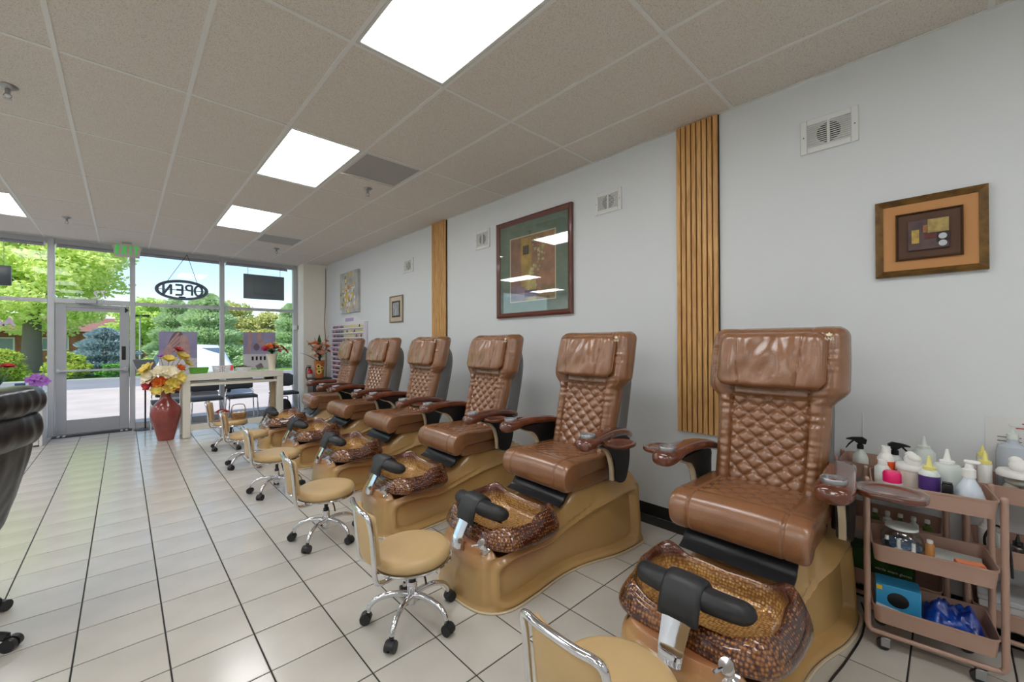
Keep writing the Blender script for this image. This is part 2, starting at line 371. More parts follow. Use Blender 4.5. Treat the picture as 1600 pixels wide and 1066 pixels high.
# ---- sprinklers
spk = None
for (x, y, lab) in ((-.549, 4.202, 'ceiling sprinkler head at the left edge of the picture'), (-.547, 8.013, 'ceiling sprinkler head in front of the entrance door'), (1.934, 4.33, 'ceiling sprinkler head below the large return grille'), (1.97, 8.15, 'ceiling sprinkler head below the small return grille')):
    if spk is None:
        spk = thing('sprinkler', lab, 'sprinkler', (x, y, H), group='ceiling sprinkler heads')
        obj('escutcheon', MB().lathe([(.002, -.022), (.022, -.022), (.045, -.006), (.048, 0), (.01, 0)], 20), M_satin, spk)
        obj('head', MB().cyl((0, 0, -.02), (0, 0, -.055), .012).tube([(.012, 0, -.05), (.017, 0, -.065), (.004, 0, -.083)], .003, 6).tube([(-.012, 0, -.05), (-.017, 0, -.065), (-.004, 0, -.083)], .003, 6).lathe([(.003, -.083), (.02, -.083), (.02, -.086), (.003, -.088)], 14), M_satin, spk)
    else: dup(spk, (x, y, H), 0, lab)
# ---- exit sign
M_ex = mat('exit_housing', (214, 208, 200), .5); M_exg = mat('exit_green', (30, 196, 60), .5, emit=.5)
ex = thing('exit_sign', 'white exit sign with green letters hanging above the entrance door', 'sign', (.045, 9.38, H - .002))
hx = .155
obj('housing', MB().prism([(-hx, 0), (-hx - .03, -.03), (-hx - .03, -.05), (-hx - .012, -.07), (-hx, -.17 - .03), (hx, -.20), (hx + .012, -.07), (hx + .03, -.05), (hx + .03, -.03), (hx, 0)], lambda a, b, d: (a, d, b - .03), -.022, .022), M_ex, ex)
obj('canopy', MB().box((-.06, -.03, -.032), (.06, .03, 0), .004), M_ex, ex)
t = text_mb('E X I T', .15, .004, bold=.003)
obj('letters', MB().add(t.v, t.f, Matrix.Translation((0, -.0235, -.125)) @ Matrix.Rotation(pi / 2, 4, 'X') @ Matrix.Scale(.66, 4, (1, 0, 0)) @ Matrix.Scale(1.3, 4, (0, 1, 0))), M_exg, ex)
# ---- wall vents
M_dark = mat('dark_void', (28, 27, 26), .8); M_fan = mat('fan_dark', (60, 58, 56), .5)
for k, (y0, y1, z0, z1, lab) in enumerate(((.367, .66, 2.658, 2.872, 'white louvred wall vent above the gold framed picture'), (1.986, 2.271, 2.632, 2.832, 'white louvred wall vent right of the large framed picture'),
                          (3.792, 4.076, 2.61, 2.84, 'white louvred wall vent left of the large framed picture'), (5.60, 5.895, 2.545, 2.765, 'white louvred wall vent nearest the storefront'))):
    v = thing('wall_vent', lab, 'vent', (XW - .0015, (y0 + y1) / 2, (z0 + z1) / 2), group='white wall vents under the ceiling')
    w, h = y1 - y0, z1 - z0; b = .036; X = -.012
    obj('frame', MB().box((X, -w / 2, -h / 2), (0, -w / 2 + b, h / 2), .003).box((X, w / 2 - b, -h / 2), (0, w / 2, h / 2), .003).box((X, -w / 2 + b, -h / 2), (0, w / 2 - b, -h / 2 + b), .003).box((X, -w / 2 + b, h / 2 - b), (0, w / 2 - b, h / 2), .003).box((X, -.007, -h / 2 + b), (0, .007, h / 2 - b)), M_white, v)
    obj('backing', MB().box((-.0022, -w / 2 + b, -h / 2 + b), (-.0005, w / 2 - b, h / 2 - b)), mat('vent_backing', (206, 206, 204), .8) if k == 0 else bpy.data.materials['vent_backing'], v)
    obj('fan_opening', MB().prism([(.062 * cos(a * pi / 12), .062 * sin(a * pi / 12)) for a in range(24)], lambda a, c, d: (d, a, c), -.004, -.0023), M_dark, v)
    ns = 11
    for s in range(ns):
        z = -h / 2 + b + (s + .5) * (h - 2 * b) / ns
        sm = MB()
        for (ya, yb) in ((-w / 2 + b, -.007), (.007, w / 2 - b)):
            sm.prism([(-.0105, -.0045), (-.0095, -.0052), (-.004, .003), (-.005, .0036)], lambda a, c, d: (a, d, c + z), ya, yb)
        obj('slat', sm, M_white, v)
    obj('screw', MB().ball((X, -w / 2 + b / 2, 0), .003, .004, .004, 8, 4).ball((X, w / 2 - b / 2, 0), .003, .004, .004, 8, 4), M_fan, v)
# ---- wooden slat panels
M_slat = bpy.data.materials.new('oak_slat'); M_slat.use_nodes = True
nt = M_slat.node_tree; p = nt.nodes['Principled BSDF']; p.inputs['Roughness'].default_value = .5
tc = nt.nodes.new('ShaderNodeTexCoord'); mp = nt.nodes.new('ShaderNodeMapping'); mp.inputs['Scale'].default_value = (9, 9, .8)
oi = nt.nodes.new('ShaderNodeObjectInfo'); ad = nt.nodes.new('ShaderNodeVectorMath'); ad.operation = 'ADD'; sc_ = nt.nodes.new('ShaderNodeVectorMath'); sc_.operation = 'SCALE'; sc_.inputs[3].default_value = 20
wv = nt.nodes.new('ShaderNodeTexNoise'); wv.inputs['Scale'].default_value = 3; wv.inputs['Detail'].default_value = 6; wv.inputs['Distortion'].default_value = 2.2
rr = nt.nodes.new('ShaderNodeValToRGB'); e = rr.color_ramp.elements; e[0].position = .3; e[0].color = srgb(186, 134, 76); e[1].position = .7; e[1].color = srgb(230, 182, 116)
for a, b in ((oi.outputs['Random'], sc_.inputs[0]), (tc.outputs['Object'], ad.inputs[0]), (sc_.outputs[0], ad.inputs[1]), (ad.outputs[0], mp.inputs[0]), (mp.outputs[0], wv.inputs[0]), (wv.outputs[0], rr.inputs[0]), (rr.outputs[0], p.inputs['Base Color'])): nt.links.new(a, b)
M_felt = mat('black_felt', (26, 22, 20), .95)
for (y0, y1, lab) in ((1.165, 1.482, 'vertical oak slat panel behind the nearest pedicure chair'), (4.70, 5.042, 'oak slat panel farther along the wall, behind the fourth pedicure chair')):
    w = thing('slat_panel', lab, 'wall panel', (XW - .002, (y0 + y1) / 2, .755))
    obj('backing', MB().box((-.012, -(y1 - y0) / 2, 0), (0, (y1 - y0) / 2, H - .757)), M_felt, w)
    n = 8; pitch = (y1 - y0) / n
    sm = MB().box((-.033, -pitch * .385, 0), (-.012, pitch * .385, H - .757), .002).mesh('slat', M_slat, 30)
    for k in range(n): obj('slat', sm, M_slat, w, loc=(0, -(y1 - y0) / 2 + pitch * (k + .5), 0))
# ================================================================== pedicure chairs
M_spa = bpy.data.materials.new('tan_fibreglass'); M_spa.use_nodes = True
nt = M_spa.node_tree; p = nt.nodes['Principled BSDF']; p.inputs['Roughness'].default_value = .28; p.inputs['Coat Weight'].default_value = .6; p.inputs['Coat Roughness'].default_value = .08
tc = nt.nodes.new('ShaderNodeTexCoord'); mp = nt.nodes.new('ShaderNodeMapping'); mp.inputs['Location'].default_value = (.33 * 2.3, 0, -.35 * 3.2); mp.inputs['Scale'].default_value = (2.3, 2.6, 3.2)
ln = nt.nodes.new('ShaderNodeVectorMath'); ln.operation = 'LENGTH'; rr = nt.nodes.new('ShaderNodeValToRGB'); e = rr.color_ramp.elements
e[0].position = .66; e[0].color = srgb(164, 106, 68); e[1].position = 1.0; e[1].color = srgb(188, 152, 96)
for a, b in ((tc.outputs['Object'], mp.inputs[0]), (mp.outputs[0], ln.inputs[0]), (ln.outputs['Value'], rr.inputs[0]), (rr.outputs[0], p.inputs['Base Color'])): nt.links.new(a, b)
def basinmat(name, gold, brown, scale, p0, p1, met, rim=None):
    m = bpy.data.materials.new(name); m.use_nodes = True; nt = m.node_tree; p = nt.nodes['Principled BSDF']
    p.inputs['Roughness'].default_value = .22; p.inputs['Coat Weight'].default_value = 1; p.inputs['Coat Roughness'].default_value = .04; p.inputs['Metallic'].default_value = met
    tc = nt.nodes.new('ShaderNodeTexCoord'); v = nt.nodes.new('ShaderNodeTexVoronoi'); v.inputs['Scale'].default_value = scale; v.inputs['Randomness'].default_value = .45
    n = nt.nodes.new('ShaderNodeTexNoise'); n.inputs['Scale'].default_value = 5
    mu = nt.nodes.new('ShaderNodeMath'); mu.operation = 'MULTIPLY'
    r = nt.nodes.new('ShaderNodeValToRGB'); e = r.color_ramp.elements; e[0].position = p0; e[0].color = srgb(*gold); e[1].position = p1; e[1].color = srgb(*brown)
    b = nt.nodes.new('ShaderNodeBump'); b.inputs['Strength'].default_value = .5; b.inputs['Distance'].default_value = .006; b.invert = True
    for x, y in ((tc.outputs['Object'], v.inputs['Vector']), (tc.outputs['Object'], n.inputs[0]), (v.outputs['Distance'], mu.inputs[0]), (n.outputs[0], mu.inputs[1]), (mu.outputs[0], r.inputs[0]), (r.outputs[0], p.inputs['Base Color']), (v.outputs['Distance'], b.inputs['Height']), (b.outputs[0], p.inputs['Normal'])): nt.links.new(x, y)
    if rim:   # the glaze darkens towards the rim
        sp = nt.nodes.new('ShaderNodeSeparateXYZ'); mr = nt.nodes.new('ShaderNodeMapRange'); mr.inputs[1].default_value = .392; mr.inputs[2].default_value = .432; mx = nt.nodes.new('ShaderNodeMix'); mx.data_type = 'RGBA'; mx.inputs[7].default_value = srgb(*rim)
        nt.links.new(tc.outputs['Object'], sp.inputs[0]); nt.links.new(sp.outputs[2], mr.inputs[0]); nt.links.new(mr.outputs[0], mx.inputs[0]); nt.links.new(r.outputs[0], mx.inputs[6]); nt.links.new(mx.outputs[2], p.inputs['Base Color'])
    return m
M_basin = basinmat('amber_basin', (176, 116, 58), (70, 30, 18), 74, .05, .27, .2)
M_basin_in = basinmat('gold_basin_inside', (214, 170, 96), (146, 98, 50), 74, .08, .34, .35, (92, 48, 28))

def sgnpow(a, e): return math.copysign(abs(a) ** e, a)
def base_outline(n=120):
    """plan outline of the pedicure base, local x -0.72 (front) .. 0.74 (rear)"""
    half = [(-.675, 0), (-.668, .12), (-.642, .21), (-.58, .275), (-.48, .305), (-.30, .292), (-.10, .268), (.06, .268), (.22, .295), (.38, .338), (.52, .356), (.66, .358), (.725, .346), (.745, .31), (.75, .16), (.75, 0)]
    pts = [(x, -y) for x, y in half] + [(x, y) for x, y in half[-2:0:-1]]
    P = spline([(a, b, 0) for a, b in pts], 6, True)
    # resample evenly
    L = [0]
    for i in range(len(P)): L.append(L[-1] + (P[(i + 1) % len(P)] - P[i]).length)
    out = []; k = 0
    for q in range(n):
        t = L[-1] * q / n
        while L[k + 1] < t: k += 1
        f = (t - L[k]) / max(1e-9, L[k + 1] - L[k]); out.append(P[k].lerp(P[(k + 1) % len(P)], f))
    return out
BO = base_outline(260)
def shoulder(x):
    return .285 + .03 * smooth(x, -.6, -.3) + .035 * smooth(x, -.3, .1) + .085 * smooth(x, .05, .6)
def top_h(x, y):
    h = shoulder(x) + .03
    ped = smooth(x, -.02, .20) * (1 - smooth(abs(y), .20, .30 + .05 * smooth(x, .2, .6)))
    h = h + (.50 - h) * ped
    pit = (1 - smooth(abs(x + .335), .20, .235)) * (1 - smooth(abs(y), .262, .295)); h = h + (.24 - h) * pit
    h += .010 * sin((abs(y) - .35 * x) * 62) * smooth(x, -.05, .2) * smooth(abs(y), .14, .2) * (1 - smooth(abs(y), .30, .36))
    return h
def make_base():
    rows = []
    side = [0, .015, .03, .045, .06] + [.08 + .70 * k / 42 for k in range(43)] + [.80, .83, .86, .89, .92, .945, .965]
    nrm = []
    n = len(BO)
    for i in range(n):
        t = (BO[(i + 1) % n] - BO[i - 1]).normalized(); nrm.append(Vector((t.y, -t.x, 0)))
    for s in side:
        row = []
        for i, q in enumerate(BO):
            hs = shoulder(q.x); z = s * hs
            off = -.018 * smooth(s, .2, 1) + (.012 * (1 - smooth(s, 0, .12)))
            if s > .78: off -= .035 * (1 - sqrt(max(0, 1 - ((s - .78) / .22) ** 2)))
            # recessed side panel that follows the shoulder line
            side_w = smooth(abs(q.y), .22, .262)
            top = hs - .06 - .055 * (1 - smooth(abs(q.x + .10), .0, .40))
            f = -.022 * math.log(sum(math.exp(-max(-.3, v_) / .022) for v_ in ((z - .04), (top - z), (q.x + .56) * .7, (.665 - q.x) * .7)))
            off -= (.046 * smooth(f, -.006, .005) - .010 * math.exp(-((f + .020) / .010) ** 2)) * side_w
            f2 = f + .052   # outer step that follows the same line
            off -= .014 * smooth(f2, -.005, .005) * side_w
            row.append((q.x + nrm[i].x * off, q.y + nrm[i].y * off, z))
        rows.append(row)
    last = rows[-1]
    for t in (.03, .08, .14, .2, .27, .34, .42, .5, .58, .66, .74, .82, .9, .96, .995):
        row = []
        for i, p0 in enumerate(last):
            sx = min(.55, max(-.52, p0[0])); x = p0[0] + (sx - p0[0]) * t; y = p0[1] * (1 - t)
            zz = top_h(x, y); k = smooth(t, 0, .12)
            row.append((x, y, p0[2] + (zz - p0[2]) * k))
        rows.append(row)
    return MB().loft(rows)
def sup(a, ex): return sgnpow(cos(a), 2 / ex), sgnpow(sin(a), 2 / ex)
def basin_loop(rx, ry, z, n=96, wob=0, cx=-.335):
    out = []
    for j in range(n):
        a = 2 * pi * j / n; c, s = sup(a, 4.0)
        wy = ry * (1 + .05 * c); x = cx + rx * c * (1 - .06 * (1 - abs(s)) * (1 if c < 0 else .4)); y = wy * s
        corner = smooth(1 - abs(abs(sin(a)) - .75) / .5, 0, 1)
        zz = z + wob * (.036 * corner * (1.25 if c > 0 else .55) - .018 * (1 - abs(s)) + (.014 if c > 0 else -.012))
        out.append((x, y, zz))
    return out
def make_basin():
    prof_out = [(.235, .300, .305, 0), (.254, .326, .310, .1), (.264, .338, .322, .25), (.264, .337, .338, .4), (.256, .328, .362, .6), (.246, .315, .386, .8), (.236, .302, .405, .95), (.226, .290, .417, 1), (.216, .280, .421, 1)]
    prof_in = [(.216, .280, .421, 1), (.206, .269, .415, 1), (.198, .260, .398, .95), (.192, .252, .37, .6), (.186, .244, .345, .3), (.172, .228, .332, 0), (.08, .12, .327, 0), (.01, .015, .327, 0)]
    dens = lambda pr: pr
    o = MB().loft([basin_loop(a, b, z, wob=w) for a, b, z, w in prof_out], caps=False)
    # scales: gentle vertical flutes on the outer wall
    return o, MB().loft([basin_loop(a, b, z, wob=w) for a, b, z, w in prof_in], caps=False)
# ---- backrest helpers (local: pivot at seat, -x is the front)
def xfront(z): return .40 + (z - .66) * .245
def back_w(z):
    w = .266 + .012 * smooth(z, .7, 1.1) + .068 * smooth(z, 1.10, 1.20) - .006 * smooth(z, 1.3, 1.5)
    zt = 1.53
    if z > zt - .06: w -= .06 * (1 - sqrt(max(0, 1 - ((z - (zt - .06)) / .06) ** 2)))
    return w
def loop_sy(w, d, xc, z, feat, nf=84):
    pts = []
    for i in range(nf + 1):
        l = -1 + 2 * i / nf; s = .6 * l + .4 * sin(l * pi / 2); e = max(0, 1 - abs(s) ** 6) ** (1 / 2.4)
        x = xc - d / 2 * e; y = s * w
        x -= feat(y, z, s, w) * (1 - abs(s) ** 10)
        pts.append((x, y, z))
    for i in range(1, 12):
        s = cos(pi * i / 12); e = max(0, 1 - abs(s) ** 6) ** (1 / 2.4); pts.append((xc + d / 2 * e, s * w, z))
    return pts
def wrinkle(a, b, k): return noise.noise(Vector((a, b, k)))
def back_feat(y, z, s, w):
    d = 0; ay = abs(y); pw = .183 + .004 * smooth(z, .7, 1.1)
    if ay < pw and z < 1.15:
        u = y / .098 + (z - .2) / .084; v = y / .098 - (z - .2) / .084
        fu = abs((u % 1) - .5) * 2; fv = abs((v % 1) - .5) * 2
        edge = min(1, (pw - ay) / .015) * min(1, (1.15 - z) / .015)
        d += (.021 * (1 - fu ** 4) * (1 - fv ** 4) - .007) * edge
    elif ay < pw:
        d += .010 * (1 - (ay / pw) ** 4) + .006 * wrinkle(y * 26, z * 9, 3)
    else:
        q = (ay - pw) / max(.02, w - pw); d += .030 * sin(pi * min(1, q)) ** .55
        d += .014 * wrinkle(y * 7, z * 40, 1 if y > 0 else 5) * (1 - q * .5)
        if abs(q - .66) < .05: d -= .006
    d -= .012 * max(0, 1 - abs(ay - pw) / .010) * (1 - smooth(z, 1.2, 1.24)); d -= .008 * max(0, 1 - abs(z - 1.15) / .008) * (1 if ay < pw else 0)
    d += .05 * abs(s) ** 3 * smooth(z, 1.10, 1.25)
    return d
def make_back():
    L = []; zs = [.60 + .93 * i / 170 for i in range(171)]
    for z in zs:
        d = .135
        if z > 1.53 - .05: d -= .13 * (1 - sqrt(max(0, 1 - ((z - 1.48) / .05) ** 2)))
        L.append(loop_sy(max(.03, back_w(min(z, 1.5285))), max(.008, d), xfront(z) + .0675, z, back_feat))
    return MB().loft(L)
def pil_feat(y, z, s, w):
    ay = abs(y); d = .020 * wrinkle(y * 9 + z * 4, z * 7, 9) + .008 * wrinkle(y * 24, z * 8, 2)
    ys = .135 + (z - 1.2) * .11
    d -= .010 * max(0, 1 - abs(ay - ys) / .008)
    return d
def make_pillow():
    L = []; z0, z1 = 1.20, 1.50; n = 44
    for i in range(n + 1):
        t = i / n; t = .5 - .5 * cos(pi * t) if 0 < i < n else t
        z = z0 + (z1 - z0) * t; k = min(t, 1 - t) * (z1 - z0)
        e = sqrt(max(.0, 1 - max(0, 1 - k / .055) ** 2)); e2 = sqrt(max(0.0, 1 - max(0, 1 - k / .03) ** 2))
        L.append(loop_sy(.262 - .055 * (1 - e), max(.006, .105 * (.12 + .88 * e2) * (.85 + .15 * sin(pi * t))), xfront(z) - .060, z, pil_feat, 90))
    return MB().loft(L)
def make_pillow_piping():
    pts = [(xfront(1.352 + b) - .062, a, 1.352 + b) for a, b in rrect(.52, .292, .055, 6)]
    return MB().tube(pts, .005, 6, closed=True, smooth=2)
def make_shell():
    L = []
    for i in range(41):
        z = .46 + (1.42 - .46) * i / 40; t = i / 40
        e = sqrt(max(.002, 1 - (2 * t - 1) ** 4)); w = (.285 - .02 * t) * (.82 + .18 * e); dd = .20 * e + .02
        xb = xfront(z) + .10; loop = []
        for j in range(40):
            a = 2 * pi * j / 40; c, s = sup(a, 3.0)
            loop.append((xb + (dd * c if c > 0 else .03 * c), w * s, z))
        L.append(loop)
    return MB().loft(L)
SEAT_SEC = spline([(.47, .60, 0), (.20, .59, 0), (.06, .578, 0), (.035, .545, 0), (.005, .515, 0), (-.035, .51, 0), (-.063, .54, 0), (-.072, .59, 0), (-.06, .64, 0), (-.025, .676, 0), (.04, .688, 0), (.16, .684, 0), (.30, .680, 0), (.47, .678, 0)], 8)
def make_seat():
    cx, cz = .16, .62; L = []; n = 130; W = .30
    for i in range(n + 1):
        l = -1 + 2 * i / n; y = W * sin(l * pi / 2) * .5 + W * l * .5; k = W - abs(y)
        e = sqrt(max(0.0, 1 - max(0, 1 - k / .035) ** 2)); loop = []
        for q in SEAT_SEC:
            x, z = q.x, q.y; dx, dz = x - cx, z - cz
            top = smooth(z, .64, .67) * smooth(x, .05, .09)
            dd = 0
            if top > 0 and abs(y) < .2:
                u = y / .10 + x / .10; v = y / .10 - x / .10
                dd = (.007 * (1 - (abs((u % 1) - .5) * 2) ** 4) * (1 - (abs((v % 1) - .5) * 2) ** 4) - .004) * top
            gs = max(0, 1 - abs(abs(y) - .205) / .010); dd -= .009 * gs * (1 if z > .6 else 0)
            dd -= .007 * max(0, 1 - abs(x - .05) / .012) * (1 if z > .65 else 0)
            sc = .80 + .20 * e
            loop.append((cx + dx * (.955 + .045 * e) + .008 * gs * (1 if x < .0 else 0) if x < cx else x, y, cz + dz * sc + dd + .008 * (1 - (y / W) ** 2) * (1 if z > .62 else 0)))
        L.append(loop)
    return MB().loft(L)
def arm_loft(sg):
    """armrest; sg=+1 is the far (left in picture) side"""
    path = [(.60, .318, .795, .034, .024), (.52, .330, .820, .050, .029), (.42, .346, .838, .056, .030), (.30, .362, .842, .058, .030), (.19, .374, .835, .063, .033), (.12, .378, .826, .069, .039), (.06, .379, .818, .069, .041), (.02, .379, .811, .054, .034), (.004, .379, .806, .02, .014)]
    C = spline([p[:3] for p in path], 5); A = spline([(p[3], p[4], 0) for p in path], 5)
    L = []
    for i, (c, a) in enumerate(zip(C, A)):
        loop = []
        for j in range(20):
            t = 2 * pi * j / 20; cc, ss = sup(t, 2.6); loop.append((c.x, sg * (c.y - (.018 * smooth(.6 - c.x, 0, .4) if sg < 0 else 0) + a.x * cc), c.z + a.y * ss))
        L.append(loop)
    return MB().loft(L)
def make_cup(sg):
    c = (.085, .377 if sg > 0 else -.359, 0)
    return MB().lathe([(.001, .850), (.039, .850), (.042, .872), (.046, .875), (.048, .872), (.047, .850), (.03, .83), (.001, .83)], 28, c)
def bracket(sg):
    y0, y1 = (.318, .372) if sg > 0 else (-.372, -.318)
    oc = [(.50, .80), (.16, .805), (.20, .775), (.27, .755), (.33, .70), (.36, .62), (.37, .52), (.47, .50), (.52, .60), (.53, .72)]
    o = sspl(oc, 4)
    blk = MB().prism(o, lambda a, b, d: (a, d, b), y0, y1)
    crv = [(.155, .792), (.215, .763), (.275, .742), (.325, .69), (.352, .61), (.36, .52)]
    tr = MB()
    P = spline([(a, b, 0) for a, b in crv], 5)
    L = []
    ym = (y0 + y1) / 2
    for p_ in P: L.append([(p_.x - .010, ym - .014, p_.y), (p_.x + .006, ym - .014, p_.y + .006), (p_.x + .006, ym + .014, p_.y + .006), (p_.x - .010, ym + .014, p_.y)])
    tr.loft(L); return blk, tr
def make_tray(sg, ln=.178):
    cx, cy, z = .23, sg * (.405 + ln / 2), .815
    out = [(a, b) for a, b in rrect(.205, ln, .075, 7, cx, cy)]
    def sc(k, dz): return [(cx + (a - cx) * k, cy + (b - cy) * k, z + dz) for a, b in out]
    def ov(k, dz): return [(cx + .082 * k * cos(t), cy + (ln / 2 - .02) * k * sin(t), z + dz) for t in [pi / 4 * 0 + 2 * pi * j / len(out) for j in range(len(out))]]
    m = MB().loft([sc(.93, -.012), sc(.985, -.006), sc(1, .002), sc(.985, .010), sc(.95, .012), ov(1.0, .010), ov(.93, .005), ov(.90, .004), ov(.05, .004)])
    m.tube([(.24, sg * .37, .80), (.235, sg * .43, .803), (.23, sg * .45, .806)], .014, 8, smooth=3)
    return m
def make_skirt():
    P = spline([(.09, .520, 0), (.04, .500, 0), (.005, .468, 0), (-.02, .44, 0), (-.062, .418, 0)], 4); L = []
    n = 24
    for i in range(n + 1):
        y = -.245 + .49 * i / n; loop = []
        for sgn in (1, -1):
            for k, q in enumerate(P if sgn > 0 else P[::-1]):
                w = .005 * wrinkle(y * 4, q.y * 40, 4) * (k > 2); loop.append((q.x + w - (.006 if sgn > 0 else -.006), y, q.y + (.005 if sgn > 0 else -.005)))
        L.append(loop)
    return MB().loft(L)
def make_footrest(sg):
    L = []; n = 18
    for i in range(n + 1):
        t = i / n; y = sg * (.066 + .165 * t); e = sqrt(max(.02, 1 - max(0, (t - .72) / .285) ** 2)); e *= (1 if t > .02 else .93)
        rx, rz = .053 * e * (1 - .12 * t), .044 * e * (1 - .10 * t); c = (-.525 + .05 * t * t, y, .492 - .018 * t * t)
        L.append([(c[0] + rx * cos(2 * pi * j / 18), c[1], c[2] + rz * sin(2 * pi * j / 18)) for j in range(18)])
    return MB().loft(L)
def make_saddle():
    L = []; n = 16
    P = spline([(-.455, .478, 0), (-.468, .515, 0), (-.505, .542, 0), (-.55, .532, 0), (-.582, .495, 0), (-.60, .45, 0), (-.608, .415, 0)], 5)
    for i in range(n + 1):
        l = -1 + 2 * i / n; y = .076 * l; e = (1 - abs(l) ** 5) ** .5; top = []; bot = []
        for k, q in enumerate(P):
            a = P[max(0, k - 1)]; b = P[min(len(P) - 1, k + 1)]; t = (b - a).normalized(); nn = Vector((t.y, -t.x, 0)); nn = nn if nn.dot(Vector((q.x + .53, q.y - .47, 0))) > 0 else -nn
            taper = min(1, .4 + .6 * min(k, len(P) - 1 - k) / 3)
            top.append((q.x + nn.x * .012 * e * taper, y * (1 - .0 * k), q.y + nn.y * .012 * e * taper)); bot.append((q.x - nn.x * .012, y, q.y - nn.y * .012))
        L.append(top + bot[::-1])
    return MB().loft(L)
def make_chrome_arm():
    m = MB()
    P = spline([(-.545, .500, 0), (-.578, .468, 0), (-.60, .425, 0), (-.625, .375, 0), (-.648, .33, 0), (-.655, .29, 0)], 5); L = []
    for k, q in enumerate(P):
        w = .062 - .020 * k / len(P); L.append([(q.x - .010, -w, q.y - .004), (q.x + .012, -w, q.y + .006), (q.x + .004, -w * .5, q.y + .012), (q.x + .004, w * .5, q.y + .012), (q.x + .012, w, q.y + .006), (q.x - .010, w, q.y - .004), (q.x - .016, w * .6, q.y - .010), (q.x - .016, -w * .6, q.y - .010)])
    m.loft(L)
    return m
def make_knob():
    m = MB(); c = Vector((-.585, -.175, .305)); ax = Vector((-.55, -.05, .82)).normalized(); q = ax.to_track_quat('Z', 'Y').to_matrix().to_4x4(); q.translation = c
    m.lathe([(.001, 0), (.034, 0), (.036, .006), (.022, .012), (.020, .03), (.026, .034), (.028, .055), (.024, .062), (.001, .063)], 18, M=q)
    m.tube([c + ax * .045, c + ax * .05 + Vector((-.03, .012, 0)), c + ax * .05 + Vector((-.055, .02, 0))], .006, 8)
    return m
def make_cord():
    pts = [(q.x * 1.012 + .0, q.y * 1.035, .006) for q in BO[::4]]
    return MB().tube(pts, .007, 6, closed=True, smooth=2)
C0 = Vector((2.05, 0, 0))
CH = [(.70, R(-.5)), (1.925, R(-2)), (3.10, R(-2)), (4.28, R(-1)), (5.44, R(0)), (6.60, R(-6))]
CL = ['tan leather pedicure chair nearest the camera, beside the rose gold carts', 'second pedicure chair from the camera, left of the wide oak slat panel', 'third pedicure chair from the camera, standing below the large framed picture',
      'fourth pedicure chair from the camera, in front of the farther oak slat panel', 'fifth pedicure chair from the camera, right of the farthest pedicure chair', 'farthest pedicure chair, turned in front of the nail polish rack']
def make_pedicure_chair():
    t = thing('pedicure_chair', CL[0], 'pedicure chair', (2.105, CH[0][0], 0), CH[0][1], 'row of tan pedicure spa chairs')
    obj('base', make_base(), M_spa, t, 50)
    obj('base_gasket', make_cord(), M_cream, t)
    o, i = make_basin(); b = obj('foot_basin', o, M_basin, t, 60); obj('basin_liner', i, M_basin_in, b, 60)
    for sg in (1, -1): obj('foot_pad', make_footrest(sg), M_rubber, t, 50)
    obj('foot_saddle', make_saddle(), M_rubber, t, 50)
    obj('footrest_arm', make_chrome_arm(), M_chrome, t, 50)
    obj('tap_knob', make_knob(), M_chrome, t)
    obj('seat', make_seat(), M_leather, t, 60)
    sb = MB().box((.035, -.275, .485), (.46, .275, .60), .03, 3)
    obj('seat_box', sb, M_leather, t, 50)
    obj('front_flap', make_skirt(), M_blackleather, t, 60)
    bk = obj('backrest', make_back(), M_leather, t, 60)
    lg = text_mb('ANS', .024, .002); lb = MB()
    zc = 1.463; xx = xfront(zc) - .078
    Mx = Matrix.Translation((xx, -.272, zc)) @ Matrix.Rotation(-pi / 2, 4, 'Z') @ Matrix.Rotation(pi / 2 - .24, 4, 'X')
    lb.add(lg.v, lg.f, Mx)
    for an, s in ((0, 1), (.8, .9), (-.8, .9)):
        leaf = [(0, 0), (.007, .008), (.006, .018), (0, .026), (-.006, .018), (-.007, .008)]
        Ml = Mx @ Matrix.Translation((0, .015, 0)) @ Matrix.Rotation(an, 4, 'Z') @ Matrix.Scale(s * .8, 4)
        lb.add([(a, b_, dd) for dd in (-.001, .001) for a, b_ in leaf], [(0, 1, 2, 3, 4, 5), (11, 10, 9, 8, 7, 6)] + [(k, (k + 1) % 6, 6 + (k + 1) % 6, 6 + k) for k in range(6)], Ml)
    obj('embroidered_logo', lb, M_cream_petal, bk)
    pl = obj('head_pillow', make_pillow(), M_leather, t, 60); obj('piping', make_pillow_piping(), M_piping, pl)
    obj('back_shell', make_shell(), M_shell, t, 50)
    for sg in (1, -1):
        a = obj('armrest', arm_loft(sg), M_wood, t, 60); obj('cup_holder', make_cup(sg), M_cup, a)
        bl, tr = bracket(sg); k = obj('arm_support', bl, M_black, t); obj('support_trim', tr, M_cream, k)
    obj('side_tray', make_tray(-1), M_wood, t, 50)
    return t
pc = make_pedicure_chair()
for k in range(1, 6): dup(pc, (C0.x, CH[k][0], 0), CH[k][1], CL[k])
obj('side_tray', make_tray(1), M_wood, pc, 50)
for o_ in kids(pc):
    if o_.name.startswith('side_tray') and o_.data.vertices[0].co.y < 0: o_.data = make_tray(-1, .235).mesh('side_tray', M_wood, 50)
obj('storage_pocket', MB().box((.50, -.355, .50), (.60, -.275, .74), .012, 2), M_black, pc)
cb = MB().tube([(2.92, .34, .03), (2.86, .318, .006), (2.75, .309, .006), (2.6, .308, .006), (2.35, .335, .006), (2.15, .36, .006), (1.95, .335, .006), (1.8, .27, .006)], .005, 6)
tag(obj('power_cord', cb, M_black), 'thin black power cord on the floor beside the nearest pedicure chair', 'cord')

